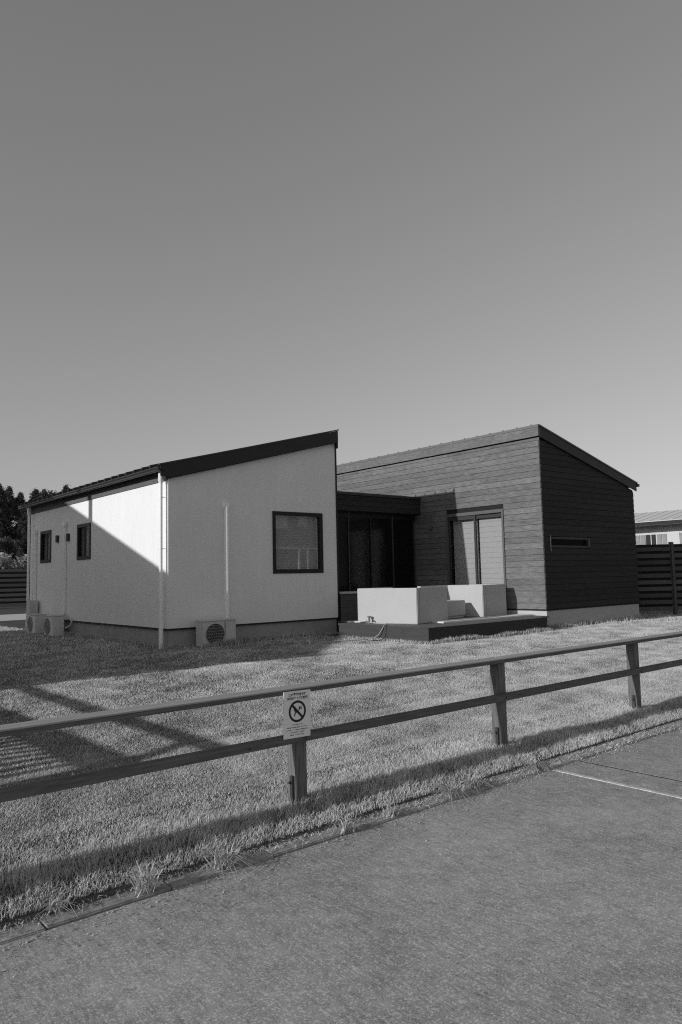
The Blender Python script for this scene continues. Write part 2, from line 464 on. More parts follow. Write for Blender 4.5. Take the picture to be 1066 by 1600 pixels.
b = MB(); b.poly([(RX0+0.02, RY0-0.015, rz_l(RX0)+0.004), (RX1+0.05, RY0-0.015, rz_l(RX1+.05)+0.004), (RX1+0.05, RY0-0.015, rz_l(RX1+.05)+0.03), (RX0+0.02, RY0-0.015, rz_l(RX0)+0.03)], (0, 0.05, 0))
b.build('edge_flashing', M['roof'], house)
b = MB(); b.poly([(6.42, RY0+0.029, 3.25), (10.74, RY0+0.029, 4.40), (10.74, RY0+0.029, 4.5), (6.42, RY0+0.029, 3.35)], (0, 0.087, 0))
b.build('soffit', M['fascia'], house)
b = MB(); b.box(10.756, 12.93, ZT1-0.12, 10.79, 21.7, 4.64); b.build('fascia', M['fascia'], house)
b = MB(); b.box(X1+0.001, Y0-0.015, ZB, X1+0.04, Y0+0.05, ZT1-0.02); b.build('corner_trim', M['black'], house)
b = MB(); b.box(X0-0.025, Y0+0.001, ZT0-0.0, X0-0.001, Y2, 3.48); b.build('frieze_board', M['frieze'], house)
# gutter along the eave: half round trough
b = MB()
n = 10; vs = []
for (yy) in (12.86, 21.75):
    for k in range(n+1):
        t = PI + PI*k/n
        vs.append((6.30+0.058*math.cos(t), yy, 3.47+0.07*math.sin(t)))
    for k in range(n, -1, -1):
        t = PI + PI*k/n
        vs.append((6.30+0.050*math.cos(t), yy, 3.47+0.062*math.sin(t)))
mm = 2*(n+1)
b._add(vs, [(i_, (i_+1) % mm, (i_+1) % mm+mm, i_+mm) for i_ in range(mm)] + [tuple(range(mm)), tuple(reversed(range(mm, 2*mm)))])
gut = b.build('gutter', M['black'], house)
for yy in np.arange(13.5, 21.6, 0.9):
    b = MB(); b.bar((6.29, yy, 3.40), (6.50, yy, 3.47), 0.02, 0.02); b.build('gutter_bracket', M['black'], gut)
# downpipes
PXX = 6.40
def downpipe(y, ztop, label=None):
    b = MB(); b.tube([(PXX, y, 3.44), (PXX, y, 3.24), (PXX, y, 3.20)], [0.052, 0.052, 0.036], 14)
    b.tube([(PXX, y, 3.21), (PXX, y, 0.40)], 0.033, 14)
    b.tube([(PXX, y, 0.42), (PXX, y, -0.10)], 0.043, 14)
    o = b.build('downpipe', M['pvc'], house)
    for z in (0.9, 1.9, 2.9):
        c = MB(); c.tube([(PXX, y, z), (PXX, y, z+0.03)], 0.037, 12); c.box(PXX+.03, y-0.006, z+.01, 6.52, y+0.006, z+0.02)
        c.build('pipe_clip', M['pvc'], o)
    return o
downpipe(13.085, 3.35); downpipe(21.25, 3.35)
b = MB(); b.tube([(6.49, 13.34, 3.3), (6.49, 13.34, 0.4)], 0.014, 8); b.build('thin_conduit', M['pvc'], house)

# duct covers (air conditioning line sets)
def duct_front():
    b = MB(); b.tube([(7.805, Y0-0.03, 0.42), (7.805, Y0-0.03, 2.78)], 0.052, 20)
    o = b.build('duct_cover', M['pvc'], house)
    c = MB(); 
    vs = []; 
    for k in range(7):
        a = k/6*PI/2
        r = 0.098*math.cos(a)
        vs.append(((7.805, Y0-0.001-0.07*math.sin(a), 2.80), r))
    pts = [v[0] for v in vs]; rr = [max(v[1], 0.004) for v in vs]
    c.tube(pts, rr, 20); c.build('duct_end_cap', M['pvc'], o)
duct_front()
def duct_side(y, z0, z1):
    b = MB(); b.box(X0-0.06, y-0.05, z0, X0-0.001, y+0.05, z1); o = b.build('duct_cover', M['pvc'], house, bevel=0.012)
    c = MB(); c.box(X0-0.085, y-0.075, z1-0.02, X0-0.0012, y+0.075, z1+0.13); c.build('duct_end_cap', M['pvc'], o, bevel=0.02)
duct_side(18.62, 0.50, 2.72); duct_side(21.28-0.35, 0.6, 2.66)

# windows of the left wing
def window_x(ua, ub, za, zb, yw, slats=True):
    """window in a wall facing -Y"""
    w = MB(); t = 0.062; y0_ = yw-0.022; y1_ = yw+0.07
    w.box(ua-0.02, y0_, za-0.02, ub+0.02, y1_, za+t); w.box(ua-0.02, y0_, zb-t, ub+0.02, y1_, zb+0.02)
    w.box(ua-0.02, y0_, za+t, ua+t-0.01, y1_, zb-t); w.box(ub-t-0.01, y0_, za+t, ub+0.02, y1_, zb-t)
    o = w.build('window', M['frame'], house)
    g = MB(); g.box(ua+t-0.012, yw+0.02, za+t-0.002, ub-t-0.008, yw+0.026, zb-t+0.002); g.build('pane', glass('reflective_window_glass', .9, .06), o)
    sb = MB(); z = zb-t-0.02
    k = 0
    while z > za+t:
        zz = z
        sb.hexa([(ua+.06, yw+.078, zz-.017), (ub-.10, yw+.078, zz-.017), (ub-.10, yw+.084, zz-.017), (ua+.06, yw+.084, zz-.017),
                 (ua+.06, yw+.083, zz+.0155), (ub-.10, yw+.083, zz+.0155), (ub-.10, yw+.089, zz+.0155), (ua+.06, yw+.089, zz+.0155)])
        z -= 0.0345; k += 1
    s2 = sb.build('blind_slats', M['blindd'], o); s2['kind'] = 'stuff'
    f2 = MB(); f2.box(ub-.095, yw+.06, za+.05, ub-.075, yw+.085, zb-.05); f2.box(ua+.05, yw+.06, zb-.075, ub-.075, yw+.085, zb-.055); f2.build('inner_frame', M['pvc'], o)
    return o
window_x(*WF, Y0)
def window_y(ya, yb, za, zb, xw):
    w = MB(); t = 0.06; x0_ = xw-0.02; x1_ = xw+0.07
    w.box(x0_, ya-.02, za-.02, x1_, yb+.02, za+t); w.box(x0_, ya-.02, zb-t, x1_, yb+.02, zb+.02)
    w.box(x0_, ya-.02, za+t, x1_, ya+t, zb-t); w.box(x0_, yb-t, za+t, x1_, yb+.02, zb-t)
    o = w.build('window', M['frame'], house)
    g = MB(); g.box(xw+.025, ya+t-.002, za+t-.002, xw+.031, yb-t+.002, zb-t+.002); g.build('pane', M['glass'], o)
    c = MB(); c.box(xw+.10, ya+.05, za+.03, xw+.12, yb-.30, zb-.03); c.build('blind', M['blind'], o)
    return o
for q in LW: window_y(*q, X0)
# wall lamps on the left wall
for yy in (19.2, 18.42):
    b = MB(); b.box(X0-0.06, yy-0.055, 2.34, X0-0.001, yy+0.055, 2.52)
    o = b.build('wall_lamp', M['lamp'], house, bevel=0.006)
    for za_ in (2.328, 2.521):
        c = MB(); c.box(X0-0.05, yy-0.045, za_, X0-0.01, yy+0.045, za_+.011); c.build('lamp_lens', M['acw'], o)

# ---- right wing
b = MB()
DOOR = (11.17, 12.93, 0.47, 2.82)
SLOT = (14.80, 16.44, 1.905, 2.095)
zr0, zr1 = 4.47, 3.453
top_r = lambda x: zr0 + (zr1-zr0)*(x-X3)/(X4-X3)
e = 0.02
wall_panels(b, Y3+0.18, Y4, ZB2, lambda y: zr0-0.02, [DOOR], lambda u, z: (X3+e, u, z), (0.16, 0, 0))
wall_panels(b, X3+e, X4-e, ZB2, top_r, [SLOT], lambda u, z: (u, Y3+e, z), (0, 0.16, 0))
b.poly([(X4-e, Y3+.18, ZB2), (X4-e, Y4, ZB2), (X4-e, Y4, zr1), (X4-e, Y3+.18, zr1)], (-0.16, 0, 0))
b.poly([(X3+e, Y4, ZB2), (X4-e, Y4, ZB2), (X4-e, Y4, zr1), (X3+e, Y4, zr0)], (0, -0.16, 0))
rw = b.build('boarded_wall', M['gap'], house)
b = MB(); b.box(X3+.2, Y3+.2, ZB2, X4-.2, Y4-.2, ZB2+0.02); b.box(X3+2.2, Y3+.2, ZB2, X3+2.25, Y4-.2, 3.4); b.box(X3+.19, Y3+4.2, ZB2, X3+2.2, Y3+4.25, 3.4)
b.build('interior', M['dark'], house)
b = MB(); b.box(X3+.012, Y3+.012, -0.25, X4-.03, Y4-.03, ZB2-0.035); b.build('foundation', mat('pale_foundation_render', 0.50, 0.9, var=0.06, vscale=4, bump=0.3, bscale=90), house)
b = MB(); b.box(X3-.006, Y3-.006, ZB2-0.035, X4, Y4, ZB2-0.004); b.build('base_flashing', M['gap'], house)

PITCH = 0.1415
def lap_board_y(ya, yb, z0, z1, parent, m, tk=0.018):
    """board on the wall facing -X"""
    j = random.uniform(-0.0015, 0.0015)
    p = [(X3+e, ya, z0), (X3+e, yb, z0), (X3+e-tk-j, yb, z0), (X3+e-tk-j, ya, z0),
         (X3+e, ya, z1), (X3+e, yb, z1), (X3+e-tk*0.45-j, yb, z1), (X3+e-tk*0.45-j, ya, z1)]
    q = MB(); q.hexa(p); q.build('board', m, parent)
nrow = 29
for k in range(nrow):
    z0 = ZB2 + k*PITCH; z1 = min(z0 + PITCH - 0.006, 4.47)
    if z0 > 4.44: break
    cuts = [Y3+0.001]
    y = Y3 + random.uniform(1.2, 3.6)
    while y < 20.8: cuts.append(y); y += random.uniform(2.6, 3.7)
    cuts.append(Y4)
    for a, c in zip(cuts[:-1], cuts[1:]):
        segs = [(a+0.0015, c-0.0015)]
        if z0 < DOOR[3]+.05 and z1 > DOOR[2]-.05:
            ns_ = []
            for (p_, q_) in segs:
                if q_ < DOOR[0]-.05 or p_ > DOOR[1]+.05: ns_.append((p_, q_))
                else:
                    if p_ < DOOR[0]-.05: ns_.append((p_, DOOR[0]-.05))
                    if q_ > DOOR[1]+.05: ns_.append((DOOR[1]+.05, q_))
            segs = ns_
        for (p_, q_) in segs:
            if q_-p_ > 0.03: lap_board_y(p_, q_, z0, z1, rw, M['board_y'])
def lap_board_x(xa0, xb0, xa1, xb1, z0, z1, yw, parent, m, tk=0.018):
    p = [(xa0, yw-tk, z0), (xb0, yw-tk, z0), (xb0, yw, z0), (xa0, yw, z0), (xa1, yw-tk*.45, z1), (xb1, yw-tk*.45, z1), (xb1, yw, z1), (xa1, yw, z1)]
    q = MB(); q.hexa(p); return q.build('board', m, parent)
for k in range(nrow):
    z0 = ZB2 + k*PITCH; z1 = z0+PITCH-0.006
    xe = lambda z: X4 if z < zr1 else X3 + (zr0-z)/(zr0-zr1)*(X4-X3)
    xb0, xb1 = min(X4, xe(z0)), min(X4, xe(z1))
    if xb1 < X3+.2:
        continue
    cuts = [X3+0.001]; x = X3 + random.uniform(0.9, 3.2)
    while x < xb1-0.5: cuts.append(x); x += random.uniform(2.4, 3.6)
    for i_, a in enumerate(cuts):
        last = i_ == len(cuts)-1
        c0, c1 = (xb0, xb1) if last else (cuts[i_+1]-.003, cuts[i_+1]-.003)
        if z0 < SLOT[3]+.03 and z1 > SLOT[2]-.03 and a < SLOT[1] and c0 > SLOT[0]:
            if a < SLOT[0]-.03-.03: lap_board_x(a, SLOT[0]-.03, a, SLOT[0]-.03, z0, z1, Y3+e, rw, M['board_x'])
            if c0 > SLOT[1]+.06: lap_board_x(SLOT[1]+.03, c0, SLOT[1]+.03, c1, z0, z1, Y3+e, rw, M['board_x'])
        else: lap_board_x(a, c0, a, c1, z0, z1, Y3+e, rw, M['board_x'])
# roof of right wing
sr = (3.681-4.758)/(X4+0.1-X3)
def rz_r(x): return 4.758 + sr*(x-X3)
b = MB(); b.poly([(X3-.03, Y3-.02, rz_r(X3-.03)-.14), (X4+.14, Y3-.02, rz_r(X4+.14)-.10), (X4+.14, Y3-.02, rz_r(X4+.14)), (X3-.03, Y3-.02, rz_r(X3-.03))], (0, Y4-Y3+.1, 0))
rr_ = b.build('roof', M['roof'], house)
y = 10.176
while y < Y4:
    s_ = MB(); s_.poly([(X3-.05, y-.016, rz_r(X3-.05)-.001), (X4+.16, y-.016, rz_r(X4+.16)-.001), (X4+.16, y-.016, rz_r(X4+.16)+.018), (X3-.05, y-.016, rz_r(X3-.05)+.018)], (0, .032, 0))
    s_.build('roof_seam', M['roof'], rr_); y += 0.409
b = MB(); b.box(X3-.065, Y3-.034, 4.492, X3-.001, Y4, 4.705); b.build('fascia', M['board_y'], house)
b = MB(); b.box(X3-.075, Y3-.042, 4.706, X3-.0305, Y4, 4.765); b.build('edge_flashing', mat('grey_roof_flashing', 0.16, 0.5), house)
b = MB(); b.poly([(X3-.0005, Y3-.045, rz_r(X3)-.015), (X4+.10, Y3-.045, rz_r(X4+.10)-.01), (X4+.10, Y3-.045, rz_r(X4+.1)-.25), (X3-.0005, Y3-.045, rz_r(X3)-.295)], (0, .025, 0))
b.build('fascia', M['fascia'], house)
b = MB(); b.poly([(X3-.03, Y3-.058, rz_r(X3)+.004), (X4+.15, Y3-.058, rz_r(X4+.15)+.004), (X4+.15, Y3-.058, rz_r(X4+.15)-.035), (X3-.03, Y3-.058, rz_r(X3)-.035)], (0, .037, 0))
b.build('edge_flashing', M['roof'], house)
b = MB(); b.box(X4+.13, Y3-.06, 3.56, X4+.24, Y4, 3.635); b.build('gutter', M['black'], house)
# sliding door
def sliding_door():
    ya, yb, za, zb = DOOR
    w = MB(); x0_, x1_ = X3-.025, X3+.12
    w.box(x0_, ya-.05, zb-.03, x1_, yb+.05, zb+.05); w.box(x0_, ya-.05, za-.05, x1_, yb+.05, za+.03)
    w.box(x0_, ya-.05, za+.03, x1_, ya, zb-.03); w.box(x0_, yb, za+.03, x1_, yb+.05, zb-.03)
    o = w.build('sliding_door', mat('brown_door_frame', 0.12, 0.5, var=0.1), house)
    ym = (ya+yb)/2
    fm = mat('door_leaf_frame', 0.05, 0.45)
    for (p, q, xo) in ((ya, ym+.035, .045), (ym-.035, yb, .005)):
        l = MB(); xa = X3+xo; xb = xa+.035; t = .055
        l.box(xa, p, za+.03, xb, p+t, zb-.03); l.box(xa, q-t, za+.03, xb, q, zb-.03)
        l.box(xa, p+t, za+.03, xb, q-t, za+.13); l.box(xa, p+t, zb-.13, xb, q-t, zb-.03)
        lo = l.build('door_leaf', fm, o)
        g = MB(); g.box(xa+.014, p+t-.002, za+.128, xa+.020, q-t+.002, zb-.128); g.build('pane', M['glass'], lo)
    # folded shade hanging behind the glass, its bands one by one
    for (p, q) in ((ya+.06, ym-.03), (ym+.0, yb-.05)):
        z = za+.05
        while z < zb-.16:
            s_ = MB(); s_.hexa([(X3+.150, p, z), (X3+.158, p, z), (X3+.158, q, z), (X3+.150, q, z),
                                (X3+.156, p, z+.127), (X3+.164, p, z+.127), (X3+.164, q, z+.127), (X3+.156, q, z+.127)])
            s_.build('blind_band', M['blind'], o); z += .13
sliding_door()
# slot window in the gable wall
w = MB(); a, c, z0, z1 = SLOT; yy = Y3
w.box(a-.03, yy+.004, z1-.02, c+.03, yy+.10, z1+.03); w.box(a-.03, yy+.004, z0-.03, c+.03, yy+.10, z0+.02)
w.box(a-.03, yy+.004, z0+.02, a+.02, yy+.10, z1-.02); w.box(c-.12, yy+.004, z0+.02, c+.03, yy+.10, z1-.02)
o = w.build('window', M['frame'], house)
g = MB(); g.hexa([(a+.018, yy+.075, z0+.018), (c-.118, yy+.075, z0+.018), (c-.118, yy+.081, z0+.018), (a+.018, yy+.081, z0+.018), (a+.018, yy+.03, z1-.018), (c-.118, yy+.03, z1-.018), (c-.118, yy+.036, z1-.018), (a+.018, yy+.036, z1-.018)]); g.build('pane', M['glassd'], o)
g = MB(); g.box(a-.045, yy-.026, z0-.12, a-.038, yy-.019, z1+.06); g.build('window_stay', mat('grey_catch', 0.16, 0.4), o)  # thin grey bar added to paint a vertical highlight beside the slot
g = MB(); g.box(c-.06, yy-.03, z0-.01, c-.03, yy-.013, z1+.01); g.build('window_catch', mat('grey_catch_dim', 0.12, 0.4), o)
# small lamp on the boarded wall in the courtyard
b = MB(); b.box(X3-.09, 13.48, 2.52, X3-.021, 13.59, 2.65); b.build('wall_lamp', mat('grey_lamp', 0.14, 0.5), house, bevel=.008)

# ---- link between the wings (courtyard back)
YC = 13.92
b = MB(); b.box(X1+.04, YC, 2.95, X3-.022, YC+.05, 3.35); lk = b.build('link_fascia', M['gap'], house)
for k in range(3):
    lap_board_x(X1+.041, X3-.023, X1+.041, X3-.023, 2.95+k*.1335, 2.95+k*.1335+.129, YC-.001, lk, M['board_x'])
b = MB(); b.box(X1+.03, YC-.04, 3.352, X3-.022, 18.5, 3.42); b.build('roof', M['roof'], house)
b = MB(); b.box(X1+.03, YC+.05, 2.93, X3-.022, 14.6, 2.948); b.build('soffit', M['gap'], house)
YG = 14.14
o = empty('glazed_wall', (12.6, YG, .3), parent=None)
o.parent = house; o.location = Vector((12.6, YG, .3)) - Vector(house.location)
def gpart(nm, m, x0_, y0_, z0_, x1_, y1_, z1_):
    me_b = MB((0, 0, 0)); me_b.box(x0_, y0_, z0_, x1_, y1_, z1_)
    me = bpy.data.meshes.new(nm); me.from_pydata([tuple(Vector(v)-Vector((12.6, YG, .3))) for v in me_b.v], [], me_b.f)
    ob = link(nm, me, m, o); return ob
edges = [X1+.04, 12.05, 12.80, 13.60, 14.36, X3-.022]
for k in range(5):
    a, c = edges[k], edges[k+1]
    light = k == 3
    gpart('door_stile', mat('dim_stile', .06, .5) if k in (1, 3) else M['frame'], a, YG-.03, .30, a+.035, YG+.03, 2.93)
    if k < 4: gpart('pane', M['glassd'], a+.035, YG-.004, .36, c, YG+.004, 2.80)
    gpart('door_rail', M['frame'], a+.035, YG-.028, 2.80, c, YG+.028, 2.93)
    gpart('door_rail', M['frame'], a+.035, YG-.028, .30, c, YG+.028, .36)
gpart('panel', mat('grey_door_panel', 0.06, 0.6), 13.64, YG+.02, .37, 14.35, YG+.04, 2.79)
gpart('back_panel', M['gap'], X1+.03, YG+.6, .2, X3-.02, YG+.65, 3.3)

# low boarded counter beside the white wing
ct = empty('boarded_counter', (11.3, 13.1, .3), 'low dark boarded counter with a pale top beside the white wing end', 'counter')
b = MB((11.3, 13.1, .3)); b.box(10.80, 12.97, .29, 11.86, 13.5, .90); b.build('body', M['gap'], ct)
for k in range(4):
    q = MB((11.3, 13.1, .3)); q.box(10.80, 12.95, .292+k*.152, 11.862, 12.969, .292+k*.152+.147); q.build('board', mat('counter_board', .09, .8, var=.2, stretch=(.6, 4, 5), rnd=.1), ct)
b = MB((11.3, 13.1, .3)); b.box(10.80, 12.90, .902, 11.80, 13.5, .945); b.build('counter_top', M['seat'], ct, bevel=.005)

# ------------------------------------------------------------------ deck
DZ = 0.295
deck = empty('deck', (11, 10, 0), 'low dark timber deck in front of the courtyard between the two wings', 'deck')
y = 9.655; i = 0
while y < 13.85:
    w_ = 0.135
    xa = 10.185 if y < 12.2 else 10.80
    xb = 13.93 if y+w_ < 9.97 else X3-.025
    yb = min(y+w_, 13.88)
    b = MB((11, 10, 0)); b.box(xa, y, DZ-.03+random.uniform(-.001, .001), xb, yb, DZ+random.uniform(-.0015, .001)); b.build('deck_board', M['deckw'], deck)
    y += w_+.006
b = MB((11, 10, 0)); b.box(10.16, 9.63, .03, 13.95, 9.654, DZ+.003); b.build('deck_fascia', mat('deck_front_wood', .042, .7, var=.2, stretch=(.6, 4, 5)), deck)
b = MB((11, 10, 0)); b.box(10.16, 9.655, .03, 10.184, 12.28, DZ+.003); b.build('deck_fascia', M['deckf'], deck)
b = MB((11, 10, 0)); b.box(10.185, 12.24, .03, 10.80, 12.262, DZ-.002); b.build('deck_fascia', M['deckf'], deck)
b = MB((11, 10, 0)); b.box(10.25, 9.72, -.1, 10.35, 9.82, .26); b.box(12, 9.72, -.1, 12.1, 9.82, .26); b.box(13.8, 9.72, -.1, 13.9, 9.82, .26); b.box(10.25, 12, -.1, 10.35, 12.1, .26); b.build('deck_post', M['gap'], deck)

# pale seating blocks
ZS = DZ+.74
def rot_block(name, cx, cy, w, d, z0, z1, ang, label, group, extra=None, bev=.012):
    root = empty(name, (cx, cy, z0), label, 'outdoor seat', group)
    ca, sa = math.cos(ang), math.sin(ang)
    def q(u, v, z): return (cx+u*ca-v*sa, cy+u*sa+v*ca, z)
    def blk(nm, u0_, v0_, u1_, v1_, za, zb):
        b = MB((cx, cy, z0)); b.hexa([q(u0_, v0_, za), q(u1_, v0_, za), q(u1_, v1_, za), q(u0_, v1_, za), q(u0_, v0_, zb), q(u1_, v0_, zb), q(u1_, v1_, zb), q(u0_, v1_, zb)])
        return b.build(nm, M['seat'], root, bevel=bev)
    return root, blk
A1 = math.radians(13)
r_, blk = rot_block('seating_block', 10.79, 10.53, 0, 0, DZ+.004, ZS, A1, 'large pale box seat with its bright side facing left, nearest the deck corner', 'pale box seats on the deck')
blk('backrest_panel', 0, 0.0, .10, 1.50, DZ+.004, ZS)            # left side panel (lit)
blk('arm_panel', .1005, 0, 1.28, .10, DZ+.004, ZS)
blk('arm_panel', .1005, 1.40, 1.28, 1.4995, DZ+.004, ZS)
blk('seat', .1005, .1005, 1.26, 1.3995, DZ+.004, DZ+.40)
r_, blk = rot_block('low_seating_block', 12.13, 11.06, 0, 0, DZ+.004, DZ+.4, math.radians(11), 'low pale bench block between the two tall pale box seats', 'pale box seats on the deck')
blk('seat', 0, 0, 1.02, .62, DZ+.06, DZ+.40); blk('plinth', .03, .03, .99, .59, DZ+.004, DZ+.0595)
r_, blk = rot_block('seating_block', 13.33, 10.90, 0, 0, DZ+.004, ZS, math.radians(1.5), 'tall pale L shaped box seat beside the sliding door, farthest to the right', 'pale box seats on the deck')
blk('arm_panel', .1205, 0, .90, .12, DZ+.004, ZS)
blk('side_panel', 0, 0, .12, 1.05, DZ+.004, ZS)
blk('seat', .1205, .1205, .80, 1.05, DZ+.004, DZ+.40)
blk('backrest_panel', .8005, .1205, .90, 1.05, DZ+.004, ZS)
blk('side_panel', -.95, 1.0505, .90, 1.17, DZ+.004, ZS)
b = MB((12.9, 10.6, DZ)); b.box(11.35, 10.33, DZ+.001, 14.44, 10.74, DZ+.03)  # added pale strip, the sunlit band of the deck put into its colour
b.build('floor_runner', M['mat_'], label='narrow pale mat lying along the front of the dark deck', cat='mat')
# hose and tap
hs = empty('garden_hose', (10.5, 10.6, DZ), 'thin garden hose with its tap coiled on the deck edge and hanging over it', 'hose')
b = MB((10.5, 10.6, DZ))
b.tube([(10.45, 11.6, DZ+.02), (10.42, 11.3, DZ+.015), (10.35, 11.0, DZ+.02), (10.25, 10.9, DZ+.02), (10.165, 10.86, DZ+.012), (10.13, 10.87, DZ-.05), (10.10, 10.95, .12), (10.05, 11.05, .05), (9.9, 11.15, .03), (9.6, 11.15, .03), (9.3, 11.3, .03), (9.1, 11.2, .03)], .009, 8)
b.build('hose_pipe', M['hose'], hs)
b = MB((10.5, 10.6, DZ)); b.tube([(10.30, 11.02, DZ+.015), (10.18, 10.80, DZ+.012), (10.13, 10.79, DZ-.04), (10.12, 10.78, .1), (10.0, 10.75, .03), (9.75, 10.8, .03)], .008, 8); b.build('hose_pipe', M['hosed'], hs)
b = MB((10.5, 10.6, DZ)); b.tube([(10.45, 11.62, DZ), (10.45, 11.62, DZ+.13)], .02, 10); b.tube([(10.45, 11.62, DZ+.13), (10.45, 11.62, DZ+.16)], .04, 10); b.bar((10.45, 11.62, DZ+.10), (10.38, 11.55, DZ+.09), .025, .025); b.build('tap', mat('dull_brass_tap', .2, .4), hs)
b = MB((10.5, 10.6, DZ)); b.bar((10.40, 12.02, DZ+.03), (10.42, 11.85, DZ+.035), .04, .03); b.tube([(10.42, 11.85, DZ+.04), (10.44, 11.7, DZ+.06)], .012, 8); b.build('nozzle', M['acw'], hs)

# ------------------------------------------------------------------ air conditioner outdoor units
def ac_unit_front(x0_, yf_, z0_, w_, h_, d_, label):
    r_ = empty('air_conditioner_unit', (x0_+w_/2, yf_+d_/2, z0_), label, 'air conditioner', 'outdoor air conditioner units')
    org = (x0_+w_/2, yf_+d_/2, z0_)
    b = MB(org); b.box(x0_, yf_+.012, z0_+.03, x0_+w_, yf_+d_, z0_+h_-.02); b.build('casing', M['acw'], r_, bevel=.008)
    b = MB(org); b.box(x0_-.01, yf_-.002, z0_+h_-.02, x0_+w_+.01, yf_+d_+.01, z0_+h_+.005); b.build('top_cover', M['acw'], r_, bevel=.006)
    cx, cz, R_ = x0_+.36*w_, z0_+.5*h_, .20
    b = MB(org); b.tube([(cx, yf_+.0105, cz), (cx, yf_+.0085, cz)], R_, 36, sm=False); g = b.build('fan_opening', M['acd'], r_)
    b = MB(org)
    for k in range(1, 7): b.ring((cx, yf_-.006, cz), R_*k/6-.003, R_*k/6+.002, .008, 'y', 30)
    for k in range(-3, 4):
        hh = math.sqrt(max(R_**2-(k*.055)**2, 0)); b.box(cx-hh, yf_-.009, cz+k*.055-.003, cx+hh, yf_-.0062, cz+k*.055+.003)
    b.build('fan_grille', mat('grille_wire', .35, .5), r_)
    b = MB(org); b.box(x0_+.66*w_, yf_+.002, z0_+.05, x0_+.665*w_, yf_+.0118, z0_+h_-.03); b.build('panel_joint', M['acd'], r_)
    for sx in (.1, .75):
        b = MB(org); b.box(x0_+sx*w_, yf_+.02, z0_-.06, x0_+(sx+.12)*w_, yf_+d_-.02, z0_+.03); b.build('foot', M['acd'], r_)
    return r_
ac_unit_front(7.02, Y0-.45, -.02, .74, .53, .29, 'white air conditioner unit standing against the white wing under the tall duct')
def ac_unit_side(y0_, xf_, z0_, w_, h_, d_, label):
    org = (xf_+d_/2, y0_+w_/2, z0_)
    r_ = empty('air_conditioner_unit', org, label, 'air conditioner', 'outdoor air conditioner units')
    b = MB(org); b.box(xf_+.012, y0_, z0_+.03, xf_+d_, y0_+w_, z0_+h_-.02); b.build('casing', mat('pale_unit_casing', .74, .5, var=.04), r_, bevel=.008)
    b = MB(org); b.box(xf_-.002, y0_-.01, z0_+h_-.02, xf_+d_+.01, y0_+w_+.01, z0_+h_+.005); b.build('top_cover', M['acw'], r_, bevel=.006)
    cy, cz, R_ = y0_+.64*w_, z0_+.5*h_, .20
    b = MB(org); b.tube([(xf_+.0105, cy, cz), (xf_+.0085, cy, cz)], R_, 30, sm=False); b.build('fan_opening', mat('grey_fan_depth', .32, .6), r_)
    b = MB(org)
    for k in range(1, 6): b.ring((xf_-.006, cy, cz), R_*k/5-.003, R_*k/5+.002, .008, 'x', 26)
    b.build('fan_grille', mat('grille_wire', .35, .5), r_)
    return r_
ac_unit_side(18.25, 6.09, -.02, .66, .52, .27, 'ivory air conditioner unit, nearer of two on the shaded left wall')
ac_unit_side(19.6, 6.09, -.02, .66, .52, .27, 'ivory air conditioner unit, farther of two on the shaded left wall')
b = MB((6.3, 20.7, 0)); b.box(6.26, 20.6, 0, 6.48, 20.9, .84); mb_ = b.build('meter_box', M['acw'], None, bevel=.01, label='pale meter box standing by the far downpipe of the white wing', cat='meter box')
b = MB(); b.tube([(6.49, 18.55, .55), (6.49, 18.3, .42), (6.47, 18.02, .36), (6.42, 17.99, .26), (6.34, 18.09, .2)], .022, 10); b.build('refrigerant_pipe', M['acw'], house)

# ------------------------------------------------------------------ rail fence in the foreground
YF = 3.78
fence = empty('rail_fence', (2.76, 3.8, -.1), 'low two rail timber fence along the kerb in front of the lawn', 'fence')
forg = (2.76, 3.8, -.1)
xp = [-1.32, .75, 2.797, 4.842, 6.997, 9.10, 11.2]
for px in xp:
    b = MB(forg); b.box(px-.045+.028, YF+.036, -.30, px+.045+.028, YF+.124, .570)
    po = b.build('post', M['fpost'], fence, bevel=.004)
    for (nm, xx) in (('bracket', px-.045+.028-.006), ):
        c = MB(forg); c.box(xx-.012, YF+.050, -.25, xx+.005, YF+.078, .058); c.box(px+.073+.001, YF+.05, -.25, px+.078, YF+.11, .05)
        c.tube([(xx-.03, YF+.064, .02), (xx+.01, YF+.064, .02)], .009, 8)
        c.build('bracket', M['bracket'], po)
xs_ = [-2.5, 4.792+.01, 10.9+.05]
def rail(z0_, z1_, y0_, y1_, xs_, m):
    for a, c in zip(xs_[:-1], xs_[1:]):
        b = MB(forg); b.box(a+.001, y0_, z0_, c-.001, y1_, z1_); o = b.build('rail', m, fence, bevel=.003)
rail(.5735, .599, YF, YF+.135, [-2.5, .78, 4.88, 9.14, 11.3], M['frail'])
for a_, c_ in zip((-2.5, .78, 4.88, 9.14), (.78, 4.88, 9.14, 11.3)):  # added top strip: the rail's sunlit upper face put into a paler tone
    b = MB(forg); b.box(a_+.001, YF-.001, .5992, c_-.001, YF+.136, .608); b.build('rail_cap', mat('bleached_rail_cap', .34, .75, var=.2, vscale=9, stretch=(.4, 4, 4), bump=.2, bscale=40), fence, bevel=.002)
rail(.270, .328, YF, YF+.034, [-2.5, 2.84, 7.04, 11.3], M['frail'])
b = MB(forg)
for px in xp:
    b.tube([(px+.028, YF-.003, .296), (px+.028, YF+.002, .296)], .007, 8)
b.tube([(2.42, YF-.003, .29), (2.42, YF+.002, .29)], .006, 8)
b.build('screw', M['bracket'], fence)

